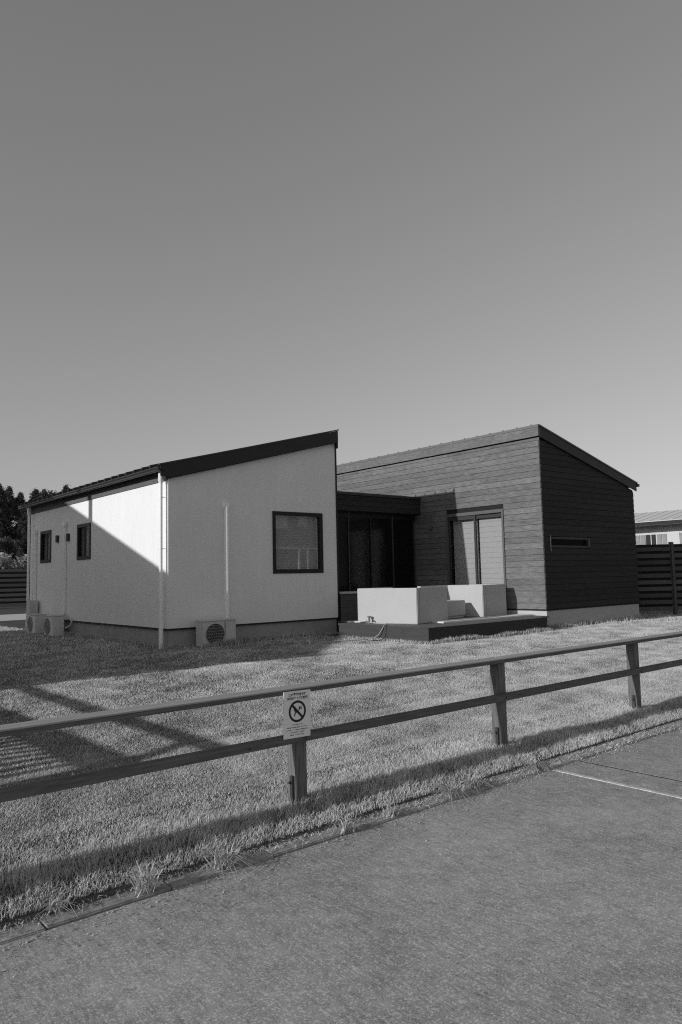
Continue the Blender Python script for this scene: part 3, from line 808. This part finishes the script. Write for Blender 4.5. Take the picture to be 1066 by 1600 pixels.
# ------------------------------------------------------------------ sign
sg = empty('notice_sign', (2.765, 3.76, .45), 'white prohibition notice board fixed to the rails above the nearest fence post', 'sign')
so_ = Vector((2.765, 3.76, .45))
SW, SH, SY = .205, .285, 3.768
tilt = math.radians(-1.2)
def sgq(u, v, y_): # u across, v up from sign centre
    return (2.765+u*math.cos(tilt)-v*math.sin(tilt), y_, .449+u*math.sin(tilt)+v*math.cos(tilt))
def sg_poly(pts, y_, d, name, m):
    b = MB(so_); b.poly([sgq(u, v, y_) for u, v in pts], (0, d, 0)); return b.build(name, m, sg)
sg_poly([(-SW/2, -SH/2), (SW/2, -SH/2), (SW/2, SH/2), (-SW/2, SH/2)], SY, .006, 'board', M['sign'])
def sgl(nm): 
    return MB(so_)
b = MB(so_); n = 40; vs = []; cu, cv = 0.0, .018
for k in range(n):
    t = 2*PI*k/n
    for r in (.0525, .0665): vs.append(sgq(cu+r*math.cos(t), cv+r*math.sin(t), SY-.001))
b._add(vs, [(2*k, 2*k+1, (2*k+3) % (2*n), (2*k+2) % (2*n)) for k in range(n)])
b.build('prohibition_ring', M['ink'], sg)
a45 = .0565*math.cos(PI/4)
b = MB(so_); w_ = .0052
b._add([sgq(cu-a45-w_, cv+a45-w_, SY-.0013), sgq(cu-a45+w_, cv+a45+w_, SY-.0013), sgq(cu+a45+w_, cv-a45+w_, SY-.0013), sgq(cu+a45-w_, cv-a45-w_, SY-.0013)], [(0, 1, 2, 3)])
b.build('prohibition_bar', M['ink'], sg)
# pictogram (animal figure and a hand shape) as flat print
b = MB(so_)
for pl in ([(-.030, .026), (-.018, .032), (-.008, .016), (.010, .004), (.016, -.012), (.000, -.008), (-.012, -.010), (-.020, -.034), (-.026, -.022), (-.018, -.004), (-.026, .006)],
           [(.008, .012), (.014, .034), (.022, .024), (.028, .030), (.026, .016), (.018, .006)],
           [(.030, .010), (.033, .034), (.037, .034), (.034, .008)]):
    b._add([sgq(cu+u, cv+v, SY-.0007) for u, v in pl], [tuple(range(len(pl)))])
b.build('pictogram', mat('grey_print', .07, .6), sg)
def text(body, size, u, v, m, name='lettering'):
    cu_ = bpy.data.curves.new('t', 'FONT'); cu_.body = body; cu_.size = size; cu_.align_x = 'CENTER'; cu_.align_y = 'CENTER'
    cu_.offset = 0.0008
    t = bpy.data.objects.new('t', cu_); COL.objects.link(t)
    dg = bpy.context.evaluated_depsgraph_get(); dg.update()
    me = bpy.data.meshes.new_from_object(t.evaluated_get(dg))
    COL.objects.unlink(t); bpy.data.objects.remove(t)
    me.name = name; me.materials.clear()
    vs = np.empty(len(me.vertices)*3); me.vertices.foreach_get('co', vs); vs = vs.reshape(-1, 3)
    out = [Vector(sgq(u+p[0], v+p[1], SY-.0009))-so_ for p in vs]
    me.vertices.foreach_set('co', np.array([tuple(p) for p in out]).ravel()); me.update()
    link(name, me, m, sg)
text('この敷地内での', .0195, .0, .121, M['ink'])
text('犬の', .0185, -.062, .098, M['ink'])
text('散歩', .0175, -.030, .098, M['inkp'])
text('・', .030, .0, .098, M['ink'])
text('放尿', .0175, .030, .098, M['inkp'])
text('厳禁', .0185, .064, .098, M['ink'])
# small print: too small to read in the photograph, kept as runs of short strokes
def smallprint(v, a, c, dens, m, h=.0065):
    b = MB(so_); u = a
    while u < c:
        w_ = random.uniform(.0022, .0052); hh = h*random.uniform(.55, 1)
        if random.random() < dens:
            b._add([sgq(u, v-hh/2, SY-.0009), sgq(u+w_, v-hh/2, SY-.0009), sgq(u+w_, v+hh/2, SY-.0009), sgq(u, v+hh/2, SY-.0009)], [(0, 1, 2, 3)])
        u += w_+random.uniform(.0008, .0022)
    b.build('small_print', m, sg)
smallprint(-.062, -.045, .040, .8, mat('mid_print', .12, .6))
smallprint(-.078, -.078, .075, .9, mat('mid_print', .12, .6))
smallprint(-.093, -.085, .080, .85, mat('mid_print', .12, .6))
smallprint(-.108, -.055, .050, .9, mat('mid_print', .12, .6))
smallprint(-.123, -.060, .050, .7, mat('mid_print', .12, .6))

# ------------------------------------------------------------------ background: slatted fence + building right
rv = Vector((math.cos(yaw), -math.sin(yaw), 0)); nv = Vector((math.sin(yaw), math.cos(yaw), 0))
def slat_fence(p0, dirv, length, top, pitch_, hs_, posts, label, z0=.12, alt=True, group='dark slatted boundary fences'):
    p0 = Vector(p0); d = Vector(dirv).normalized(); nn = Vector((-d.y, d.x, 0))
    root = empty('slat_fence', p0, label, 'fence', group)
    z = z0
    k = 0
    while z+hs_ < top+.001:
        b = MB(p0); a = p0+Vector((0, 0, z+hs_/2)); b.bar(a, a+d*length, .022, hs_); b.build('slat', M['slat'], root)
        if alt and z+pitch_+.01 < top:
            b = MB(p0); a = p0+nn*.09+Vector((0, 0, z+hs_/2+pitch_/2)); b.bar(a, a+d*length, .022, hs_*.8); b.build('slat', mat('rear_fence_slat', .025, .8, rnd=.2), root)
        z += pitch_; k += 1
    for t in posts:
        b = MB(p0); q = p0+d*t+nn*.045; b.bar(q+Vector((0, 0, -.2)), q+Vector((0, 0, top+.04)), .09, .066, upv=tuple(nn)); 
        q2 = p0+d*t-nn*.05
        b.bar(q2+Vector((0, 0, -.2)), q2+Vector((0, 0, top+.03)), .07, .06, upv=tuple(nn))
        b.build('post', M['slat2'], root)
    return root
PR = Vector((20.55, 10.41, 0)) - rv*1.9
slat_fence(PR + rv*0.0, rv, 7.5, 2.05, .19, .115, [.15, 2.37, 4.6, 6.9], 'dark slatted fence to the right of the boarded wing')
slat_fence(Vector((5.0, 42.5, 0)), (1, -.18, 0), 11, 2.15, .26, .15, [.1, 2.6, 5.1, 7.6, 10.1], 'distant dark slatted fence below the wooded hill on the left')

nb = empty('neighbour_house', (31, 16, 0), 'single storey white house with a pale metal roof behind the right fence', 'house')
no = (31, 16, 0)
def nbx(y, z): return y
b = MB(no); b.box(31, 6, 0, 38, 30, 3.22); wl_ = b.build('wall', M['wallw'], nb)
b = MB(no); b.poly([(30.2, 5, 3.37), (33.0, 5, 3.98), (33.0, 5, 3.88), (30.2, 5, 3.30)], (0, 26, 0)); rf = b.build('roof', M['metroof'], nb)
b = MB(no); b.box(30.10, 5, 3.20, 30.2, 31, 3.34); b.build('gutter', M['black'], nb)
b = MB(no); b.box(30.2, 5, 3.22, 31, 31, 3.29); b.build('soffit', M['wallw'], nb)
for (ya_, yb_, dk) in ((16.36, 16.6, 0), (16.12, 16.32, 0), (15.88, 16.08, 1), (15.64, 15.82, 1), (15.37, 15.57, 0), (15.14, 15.33, 0), (14.2, 14.55, 0), (13.8, 14.1, 1), (12.9, 13.5, 0), (17.2, 17.6, 1), (18.0, 18.4, 0)):
    b = MB(no); b.box(30.96, ya_, 1.9, 30.999, yb_, 2.83); b.build('window', M['black'] if dk else M['midgrey'], nb)
b = MB(no); b.box(30.95, 14.58, 1.85, 30.999, 15.12, 2.86); b.build('shutter', M['metroof'], nb)
for yq in np.arange(5.5, 31, .5):
    b = MB(no); b.bar((30.2, yq, 3.385), (33.0, yq, 3.993), .02, .012); b.build('roof_seam', M['metroof'], rf)

# ------------------------------------------------------------------ neighbour left, outside the frame: its shade falls on the lawn and wall
SL = Vector((1.0, -0.0584, -0.3183))     # sun travel per metre x
nx_ = -3.0
def back(y, z, xs=6.52): t = xs-nx_; return (nx_, y+.0584*t, z+.3183*t)
g_lo = back(9.62, 0.28); g_hi = back(18.43, 3.26)
slp = (g_hi[2]-g_lo[2])/(g_hi[1]-g_lo[1])
ny0, nz0 = 10.42, 0
nz0 = g_lo[2]+slp*(ny0-g_lo[1]); ny1 = 22.05; nz1 = nz0+slp*(ny1-ny0)
nl = empty('neighbour_house', (-3, 11, 0), 'neighbouring house with a single pitch roof, left of the lawn', 'house')
no = (-3, 11, 0)
b = MB(no); b.poly([(nx_-.02, ny0, 0), (nx_-.02, ny1, 0), (nx_-.02, ny1, nz1-.1), (nx_-.02, ny0, nz0-.1)], (-7, 0, 0)); b.build('wall', M['wallw'], nl)
b = MB(no); b.poly([(nx_, ny0-.02, nz0-.09), (nx_, ny1+.05, nz1-.09), (nx_, ny1+.05, nz1), (nx_, ny0-.02, nz0)], (-7.1, 0, 0)); b.build('roof', M['roof'], nl)
fl = back(17.02, 3.3)
b = MB(no); b.tube([(nx_-.4, fl[1]+.02, fl[2]-2.2), (nx_-.4, fl[1]+.02, fl[2]+1.2)], .12, 14); b.build('flue', M['pvc'], nl)
b = MB(no); b.box(nx_-.01, 14, 1.0, nx_+.02, 15.4, 2.2); b.build('window', M['frame'], nl)
# slatted yard screen between the houses, also outside the frame
XS = -1.1
sc = empty('yard_screen', (XS, 7, 0), 'timber yard screen with upright slats left of the lawn', 'fence')
so2 = (XS, 7, 0)
zt_ = lambda xs: (xs-XS)*.3183-.05
def sh(y): return y+.0584*3.5
b = MB(so2); b.box(XS-.03, sh(5.35), zt_(2.05), XS+.03, sh(9.7), zt_(2.42)); b.build('rail', M['pwood'], sc)
b = MB(so2); b.box(XS-.03, sh(5.15), zt_(2.95), XS+.03, sh(10.8), zt_(3.16)); b.build('hand_rail', M['pwood'], sc)
b = MB(so2); b.box(XS-.03, sh(5.35), .02, XS+.03, sh(9.7), .12); b.build('rail', M['pwood'], sc)
for yy in (5.33, 7.6, 9.7):
    b = MB(so2); b.box(XS-.04, sh(yy)-.07, -.1, XS+.04, sh(yy)+.07, zt_(2.42)-.001); b.build('post', M['pwood'], sc)
b = MB(so2); b.bar((XS, sh(5.35), zt_(2.3)), (XS, sh(5.75), zt_(3.05)), .06, .10, upv=(1, 0, 0)); b.build('brace', M['pwood'], sc)
yy = 5.52
while yy < 9.6:
    b = MB(so2); b.box(XS-.012, sh(yy), .12, XS+.012, sh(yy)+.088, zt_(2.06)); b.build('slat', M['pwood'], sc); yy += .158

# house across the parking area, behind the camera (mirrored in the window)
nb3 = empty('opposite_house', (26, -14, 0), 'white house across the parking area, seen only mirrored in the window', 'house')
no = (26, -14, 0)
b = MB(no); b.box(18, -20, -.2, 34, -13, 5.6); b.build('wall', mat('opposite_cladding', .25, .8), nb3)
b = MB(no); b.poly([(17.5, -20.6, 5.601), (34.5, -20.6, 5.601), (34.5, -16.5, 7.4), (17.5, -16.5, 7.4)], (0, 0, .2)); b.poly([(17.5, -16.5, 7.4), (34.5, -16.5, 7.4), (34.5, -12.4, 5.601), (17.5, -12.4, 5.601)], (0, 0, .2)); b.build('roof', M['roof'], nb3)
for (xa, xb, za, zb) in ((26.6, 28.1, 4.5, 5.5), (29.0, 29.7, 4.7, 5.5), (22, 23.2, 4.5, 5.5), (20, 22, .1, 2.4), (30.6, 32, .6, 2.2)):
    b = MB(no); b.box(xa, -12.999, za, xb, -12.95, zb); b.build('window', mat('pale_shutter', .85, .6), nb3)
b = MB(no); b.box(26.0, -12.94, 3.15, 30.0, -11.9, 3.25); b.build('porch_roof', mat('pale_shutter', .85, .6), nb3)
for xa in (28.2, 28.9):
    b = MB(no); b.box(xa, -12.0, -.2, xa+.12, -11.9, 3.149); b.build('porch_post', mat('pale_shutter', .85, .6), nb3)

# ------------------------------------------------------------------ vegetation
RV = np.array(rt); UV = np.array(up); FV = np.array(fw)
def in_view(P, mx=1.22, my=1.15):
    d = P - np.array([0, 0, CAM_H]); z = d@FV
    u = (d@RV)/z*F_PX/533.0; v = (d@UV)/z*F_PX/800.0
    return (z > 0.3) & (np.abs(u) < mx) & (np.abs(v) < my)
def blades(P, h, w, lean, tone, seg=2, lean_dir=None, face=None):
    """tapered bent blades at points P (n,3)"""
    n = len(P)
    az = rng.uniform(0, 2*PI, n) if face is None else rng.normal(PI/2+.15, face, n)
    la = rng.uniform(0, 2*PI, n) if lean_dir is None else lean_dir
    s = np.stack([np.cos(az), np.sin(az), np.zeros(n)], 1)*w[:, None]/2
    ld = np.stack([np.cos(la), np.sin(la), np.zeros(n)], 1)
    L = lean[:, None]; H = h[:, None]; Z = np.array([0, 0, 1.0])
    if seg == 2:
        a = P - s; b_ = P + s
        m_ = P + Z*H*.55 + ld*H*L*.3
        c = m_ - s*.75; d = m_ + s*.75
        t = P + Z*H*(1-.35*L**1.5) + ld*H*L
        V = np.stack([a, b_, d, c, t], 1).reshape(-1, 3)
        base = np.arange(n)[:, None]*5
        F = np.concatenate([base+np.array([0, 1, 2, 3]), base+np.array([3, 2, 4])], 1).ravel()
        FS = np.tile([4, 3], n); k = 5
    else:
        a = P - s; b_ = P + s; t = P + Z*H + ld*H*L
        V = np.stack([a, b_, t], 1).reshape(-1, 3)
        F = np.arange(n*3); FS = np.full(n, 3); k = 3
    return V, F, FS, np.repeat(tone, k)
def join(parts):
    V = []; F = []; S = []; T = []; o = 0
    for v, f, s, t in parts: V.append(v); F.append(f+o); S.append(s); T.append(t); o += len(v)
    return np.concatenate(V), np.concatenate(F), np.concatenate(S), np.concatenate(T)
def vnoise(x, y, sc, seed):
    r = np.random.default_rng(seed); s = np.zeros_like(x)
    for k in range(6):
        a = r.uniform(0, 2*PI); f = sc*r.uniform(.6, 1.7); s += np.sin((x*np.cos(a)+y*np.sin(a))*f+r.uniform(0, 6.28))
    return s/6
def blocked(x, y):
    bl = (x > X0-.02) & (x < X1+.02) & (y > Y0-.02)
    bl |= (x > 10.2) & (x < 13.9) & (y > 9.7)
    bl |= (x > X1-.02) & (x < X3) & (y > 10)
    bl |= (x > X3-.02) & (x < X4+.02) & (y > Y3-.02)
    return bl
def scatter(n, xr, yr):
    x = rng.uniform(*xr, n); y = rng.uniform(*yr, n)
    z = lawn_z_np(y) + np.where((y > 3.55) & (y < 12), und(x, y), 0)*np.clip((y-3.5)/0.6, 0, 1)
    P = np.stack([x, y, z-.004], 1)
    k = in_view(P) & ~blocked(x, y)
    return P[k]
parts = []
# long verge grass around the fence line
P = scatter(350000, (.3, 15), (3.51, 4.45))
dd = np.abs(P[:, 1]-3.80); amp = np.clip(1.1-dd/.42, .10, 1)
cl = vnoise(P[:, 0], P[:, 1], 7, 3)*.5+vnoise(P[:, 0], P[:, 1], 19, 4)*.5
keep = rng.uniform(0, 1, len(P)) < .72+.5*cl; P = P[keep]; amp = amp[keep]; cl = cl[keep]
h = (.016+.036*amp*(1+.9*cl))*rng.uniform(.5, 1.35, len(P))
tone = np.clip(.45+.25*rng.standard_normal(len(P))+.2*cl, 0, 1)
parts.append(blades(P, h, rng.uniform(.0022, .0045, len(P)), rng.uniform(.15, 1.1, len(P)), tone, face=.7))
vg = join(parts)
me = fast_mesh('verge_grass', vg[0], vg[1], vg[2], vg[3])
props(link('verge_grass', me, M['grass']), 'long dry grass growing along the foot of the rail fence', 'grass', kind='stuff')
parts = []
def lawn_band(n, xr, yr, hm, wm, seg, lean=(.3, 1.3)):
    P = scatter(n, xr, yr)
    cl = vnoise(P[:, 0], P[:, 1], 3.2, 8)*.5+vnoise(P[:, 0], P[:, 1], 11, 9)*.5
    keep = rng.uniform(0, 1, len(P)) < .80+.6*cl; P = P[keep]; cl = cl[keep]
    h = hm*(1+.35*cl)*rng.uniform(.5, 1.4, len(P))
    h = np.where(rng.uniform(0, 1, len(P)) < .012, h*2.6, h)
    tone = np.clip(.5+.26*rng.standard_normal(len(P))+.3*cl, 0, 1)
    parts.append(blades(P, h, wm*rng.uniform(.6, 1.4, len(P)), rng.uniform(*lean, len(P)), tone, seg, face=.55))
lawn_band(760000, (.5, 17), (4.3, 5.6), .015, .0029, 1)
lawn_band(820000, (.8, 22), (5.5, 7.5), .014, .0038, 1)
lawn_band(640000, (1.5, 26), (7.4, 10), .016, .0055, 1)
lawn_band(460000, (2, 28), (9.9, 14), .020, .008, 1)
lawn_band(60000, (3.3, 6.5), (13.9, 26), .036, .014, 1)
# taller grass fringe against foundations and deck
def fringe(n, xa, ya, xb, yb, hh, sp=.05):
    t = rng.uniform(0, 1, n); x = xa+(xb-xa)*t+rng.normal(0, sp, n); y = ya+(yb-ya)*t-np.abs(rng.normal(0, sp, n))
    P = np.stack([x, y, lawn_z_np(y)-.003], 1)
    q = vnoise(x, y, 6, 21)
    h = hh*(1+.8*q)*rng.uniform(.4, 1.3, n)
    parts.append(blades(P, np.abs(h)+.01, rng.uniform(.006, .012, n), rng.uniform(.1, .7, n), np.clip(.4+.25*rng.standard_normal(n), 0, 1), 2))
fringe(3000, X0, Y0, X1, Y0, .10); fringe(2600, 10.16, 9.61, 13.95, 9.61, .08); fringe(2500, X3-.4, Y3, X4, Y3, .09)
fringe(800, 7.0, Y0-.46, 7.8, Y0-.46, .12, .03); fringe(1800, 16.5, 10.0, 26, 6.3, .10, .2)
t = rng.uniform(0, 1, 3500); yq = 13+8.5*t; P = np.stack([6.46-np.abs(rng.normal(0, .05, 3500)), yq, np.zeros(3500)], 1)
parts.append(blades(P, .11*rng.uniform(.4, 1.3, 3500), rng.uniform(.006, .012, 3500), rng.uniform(.1, .7, 3500), np.clip(.4+.25*rng.standard_normal(3500), 0, 1), 2))
t = rng.uniform(0, 1, 1500); P = np.stack([10.13-np.abs(rng.normal(0, .04, 1500)), 9.62+2.6*t, np.zeros(1500)], 1)
parts.append(blades(P, .06*rng.uniform(.4, 1.3, 1500), rng.uniform(.006, .010, 1500), rng.uniform(.1, .7, 1500), np.clip(.5+.25*rng.standard_normal(1500), 0, 1), 2))
lw_ = join(parts)
me = fast_mesh('lawn_grass', lw_[0], lw_[1], lw_[2], lw_[3])
props(link('lawn_grass', me, M['grass']), 'short pale mown lawn between the fence and the house', 'lawn', kind='stuff')
# grass creeping over the kerb
P = []
for _ in range(24000):
    x = random.uniform(.4, 9.5); dens = .45 + .6*min(1, max(0, (x-3.2)/2)) + .35*math.sin(x*3.1)*math.sin(x*1.3)
    if random.random() < dens: P.append((x, 3.575-abs(random.gauss(0, .055+.045*min(1, max(0, (x-3.2)/2))*(.6+.4*math.sin(x*4.7)))), -.186))
P = np.array(P); n = len(P)
cr = blades(P, rng.uniform(.012, .04, n), rng.uniform(.0025, .006, n), rng.uniform(.8, 2.4, n), np.clip(.75+.25*rng.standard_normal(n), 0, 1), 2, lean_dir=rng.uniform(-2.6, -.5, n))
me = fast_mesh('kerb_grass', *cr[:3], cr[3])
props(link('kerb_grass', me, M['grass']), 'pale dry grass creeping from the lawn over the kerb', 'grass', kind='stuff')

# grit and dead leaf bits gathered along the kerb
n = 1500
px_ = rng.uniform(.4, 9, n); py_ = 3.38 - np.abs(rng.exponential(.09, n))
P = np.stack([px_, py_, np.full(n, -.197)], 1); P = P[in_view(P)]; n = len(P)
a_ = rng.uniform(0, 2*PI, n); s_ = rng.uniform(.002, .007, n)
d1 = np.stack([np.cos(a_)*s_, np.sin(a_)*s_, rng.uniform(-.001, .003, n)], 1); d2 = np.stack([-np.sin(a_)*s_*.6, np.cos(a_)*s_*.6, rng.uniform(0, .003, n)], 1)
V = np.stack([P-d1-d2*.4, P+d1*.3-d2, P+d1, P-d1*.4+d2, P+np.array([0, 0, .005])*(s_/.005)[:, None]], 1).reshape(-1, 3)
bs = np.arange(n)[:, None]*5
F = np.concatenate([bs+np.array(q) for q in ([0, 1, 4], [1, 2, 4], [2, 3, 4], [3, 0, 4])], 1).ravel()
me = fast_mesh('grit', V, F, np.full(n*4, 3), np.repeat(rng.uniform(0, 1, n), 5))
props(link('grit', me, M['weed']), 'grit and dead leaf bits scattered along the kerb', 'grit', kind='stuff')

# weed tufts on the kerb, each a thing
def weed(x, y, z, n, hh, spread, label):
    P = np.stack([x+rng.normal(0, .028, n), y+rng.normal(0, .014, n), np.full(n, 0.0)], 1)
    P0 = P - np.array([x, y, 0])
    V, F, S, T = blades(P0, hh*rng.uniform(.5, 1.2, n), rng.uniform(.005, .010, n), rng.uniform(.3, spread, n), np.clip(.7+.25*rng.standard_normal(n), 0, 1), 2)
    me = fast_mesh('weed_tuft', V, F, S, T)
    props(link('weed_tuft', me, M['weed'], None, (x, y, z)), label, 'weed', 'weed tufts along the kerb')
weed(1.60, 3.42, -.185, 80, .15, 1.3, 'spiky pale weed tuft on the kerb, leftmost of the two nearest the lens')
weed(2.04, 3.43, -.185, 120, .12, 2.3, 'sprawling pale weed tuft on the kerb below the left fence rails')
weed(2.83, 3.40, -.19, 60, .11, 1.4, 'small weed tuft on the kerb right of the nearest fence post')
weed(3.22, 3.42, -.19, 55, .10, 1.5, 'small weed tuft on the kerb midway between the first two fence posts')
weed(3.80, 3.42, -.19, 170, .12, 2.6, 'widest sprawling weed tuft on the kerb spreading onto the concrete')
weed(4.05, 3.45, -.185, 120, .10, 2.3, 'weed tuft on the kerb just before the second fence post')
weed(4.75, 3.45, -.185, 110, .08, 2.6, 'flat weed tuft at the end of the painted white line')
weed(1.20, 3.50, -.175, 60, .06, 2.4, 'low dry weed tuft on the kerb nearest the left edge')
def stalk(x, y, hh, label):
    z = lawn_z(y); b = MB((x, y, z)); tp = (x+random.uniform(-.03, .03), y, z+hh)
    b.tube([(x, y, z-.01), (x+.005, y, z+hh*.5), tp], [.003, .0025, .0015], 5)
    for k in range(6):
        q = Vector(tp)-Vector((0, 0, .012*k)); b.bar(q, q+Vector((random.uniform(-.03, .03), random.uniform(-.02, .02), .012)), .006, .002)
    for k in range(4):
        q = Vector((x, y, z+hh*.1*k)); b.bar(q, q+Vector((random.uniform(-.06, .06), random.uniform(-.03, .03), .04)), .008, .002)
    m = M['weed']; o = b.build('seed_stalk', m, None, label=label, cat='weed', group='tall seed stalks on the lawn')
    at = o.data.attributes.new('tone', 'FLOAT', 'POINT'); at.data.foreach_set('value', np.full(len(o.data.vertices), .8, np.float32))
stalk(3.50, 9.98, .18, 'short seed stalk at the lawn shade edge, leftmost of the stalks')
stalk(4.72, 9.95, .26, 'tall thin seed stalk at the lawn shade edge before the house corner')
stalk(7.2, 10.2, .16, 'seed stalk on the lawn below the air conditioner unit')
stalk(7.9, 10.4, .18, 'seed stalk on the lawn below the large square window')

# trees ---------------------------------------------------------------
def crown_mesh(name, n, shape, leaf, seed):
    r = np.random.default_rng(seed)
    if shape == 'round':
        nc = 64; c = r.normal(0, 1, (nc, 3)); c /= np.linalg.norm(c, axis=1)[:, None]; c *= r.uniform(.35, .85, nc)[:, None]
        c = c*np.array([1.7, 1.7, 1.9])+np.array([0, 0, 4.2]); rad = r.uniform(.28, .62, nc)
    elif shape == 'cone':
        nc = 80; zz = r.uniform(0, 1, nc)**1.2; a = r.uniform(0, 2*PI, nc); rr = (1-zz)*1.5+.12
        c = np.stack([np.cos(a)*rr*.6, np.sin(a)*rr*.6, 1.4+zz*5.6], 1); rad = .14+.32*(1-zz)
    elif shape == 'tall':
        nc = 60; zz = r.uniform(0, 1, nc); a = r.uniform(0, 2*PI, nc); rr = .75*np.sin(PI*(.15+.8*zz))
        c = np.stack([np.cos(a)*rr, np.sin(a)*rr, 2.0+zz*5.0], 1); rad = r.uniform(.2, .42, nc)
    else:
        nc = 40; a = r.uniform(0, 2*PI, nc); rr = r.uniform(0, 1.0, nc)
        c = np.stack([np.cos(a)*rr, np.sin(a)*rr, r.uniform(.4, 1.5, nc)], 1); rad = r.uniform(.16, .36, nc)
    k = r.integers(0, nc, n); d = r.normal(0, 1, (n, 3)); d /= np.linalg.norm(d, axis=1)[:, None]
    P = c[k] + d*(rad[k]*r.uniform(.2, 1.0, n)**.5*np.where(r.uniform(0, 1, n) < .15, 1.7, 1.0))[:, None]
    a_ = r.normal(0, 1, (n, 3)); a_ /= np.linalg.norm(a_, axis=1)[:, None]
    b_ = np.cross(a_, r.normal(0, 1, (n, 3))); b_ /= np.linalg.norm(b_, axis=1)[:, None]
    s = leaf*r.uniform(.6, 1.4, n)[:, None]
    V = np.stack([P-a_*s, P-b_*s*.5, P+a_*s, P+b_*s*.5], 1).reshape(-1, 3)
    F = np.arange(n*4); FS = np.full(n, 4)
    ct = r.uniform(.15, .85, nc)
    tone = np.clip(ct[k]+r.normal(0, .15, n), 0, 1)
    return fast_mesh(name, V, F, FS, np.repeat(tone, 4))
protos = {}
for nm, sh_, n, lf, m in (('dark_round', 'round', 7500, .11, 'leafd'), ('mid_round', 'round', 7500, .11, 'leafm'), ('conifer', 'cone', 7500, .10, 'leafd'), ('slender', 'tall', 5500, .10, 'leafm'), ('shrub', 'shrub', 5000, .07, 'leafp')):
    me = crown_mesh('crown', n, sh_, lf, abs(hash(nm)) % 1000 if False else len(nm)*7+n); me.materials.append(M[m])
    tb = MB(); top_ = 5.2 if sh_ != 'shrub' else 1.2
    tb.tube([(0, 0, -.6), (.03, .02, top_*.4), (-.05, .03, top_)], [.16, .12, .03] if sh_ != 'shrub' else [.05, .04, .01], 8)
    for k in range(5):
        a = k*1.3; z = top_*(.35+.12*k); tb.tube([(0, 0, z), (math.cos(a)*.8, math.sin(a)*.8, z+.7)], [.05, .015], 6)
    tm = bpy.data.meshes.new('trunk'); tm.from_pydata(tb.v, [], tb.f); tm.materials.append(M['bark'])
    protos[nm] = (me, tm)
def tree(kind, name, x, y, z, s, label, group):
    me, tm = protos[kind]
    r_ = empty(name, (x, y, z), label, 'shrub' if kind == 'shrub' else 'tree', group)
    for nm, mm_ in (('crown', me), ('trunk', tm)):
        o = link(nm, mm_, None, r_)
    r_.scale = (s*random.uniform(.9, 1.15), s*random.uniform(.9, 1.15), s*random.uniform(.9, 1.15)); r_.rotation_euler = (0, 0, random.uniform(0, 6.28))
# hill beyond: rises behind the left fence, falls to the right
def hz(x, y):
    d = y-52
    t = max(0., min(1., d/50.0)); s_ = t*t*(3-2*t)
    lat = 1/(1+math.exp((x-(44+.12*(y-60)))/7.0))
    return s_*9.2*lat - .3
xs = np.linspace(-90, 110, 61); ys = np.linspace(48, 220, 50)
V = np.array([(x_, y_, hz(x_, y_)) for y_ in ys for x_ in xs])
a = np.array([j*61+i_ for j in range(49) for i_ in range(60)]); F = np.stack([a, a+1, a+62, a+61], -1)
me = fast_mesh('hill', V, F.ravel(), np.full(len(F), 4)); props(link('hill', me, mat('hill_undergrowth', .04, .95, var=.4, vscale=.8)), kind='structure')
LBL = {'dark_round': 'dense dark broad tree, %s in the %s row up the hill', 'mid_round': 'bushy mid grey tree, %s in the %s row up the hill', 'conifer': 'dark pointed conifer, %s in the %s row up the hill', 'slender': 'slender feathery tree, %s in the %s row up the hill'}
ORD = ['leftmost', 'second from left', 'third from left', 'fourth from left', 'fifth from left', 'sixth from left', 'seventh from left', 'eighth from left', 'ninth from left', 'tenth from left', 'eleventh from left', 'twelfth from left', 'thirteenth from left', 'fourteenth from left', 'fifteenth from left', 'sixteenth from left', 'seventeenth from left', 'eighteenth from left', 'nineteenth from left', 'twentieth from left']
ROW = ['lowest', 'second', 'third', 'fourth', 'fifth', 'sixth', 'seventh', 'eighth', 'ninth', 'topmost']
random.seed(21)
cnt = 0
for row, yy in enumerate((55, 59, 63, 68, 73, 78, 84, 90, 97, 104)):
    xl, xr_ = yy*.262-2.0, yy*.338+1.5
    kk = 0
    x = xl + random.uniform(0, 2)
    while x < xr_:
        k = random.choice(['dark_round', 'mid_round', 'slender', 'mid_round', 'mid_round', 'slender', 'dark_round'])
        y_ = yy+random.uniform(-2, 2)
        s = random.uniform(.75, 1.1)*(.5 if row < 2 else .66 if row < 5 else .8)
        if hz(x, y_) > -.2 or row < 2:
            tree(k, 'hill_tree', x, y_, hz(x, y_), s, LBL[k] % (ORD[kk], ROW[row]), 'trees on the wooded hill'); cnt += 1; kk += 1
        x += random.uniform(1.2, 2.0)*(.75+row*.05)
for (x, y, s, w_) in ((8.3, 46, 1.2, 'leftmost'), (10.2, 45.5, 1.25, 'second from left'), (12.1, 45.2, 1.35, 'third from left'), (13.6, 45.6, 1.2, 'rightmost')):
    tree('shrub', 'pale_shrub', x, y, 0.9, s, 'pale leafy shrub rising behind the distant left fence, ' + w_, 'pale shrubs behind the left fence')
print('trees', cnt, 'grass faces', len(vg[2])+len(lw_[2]))
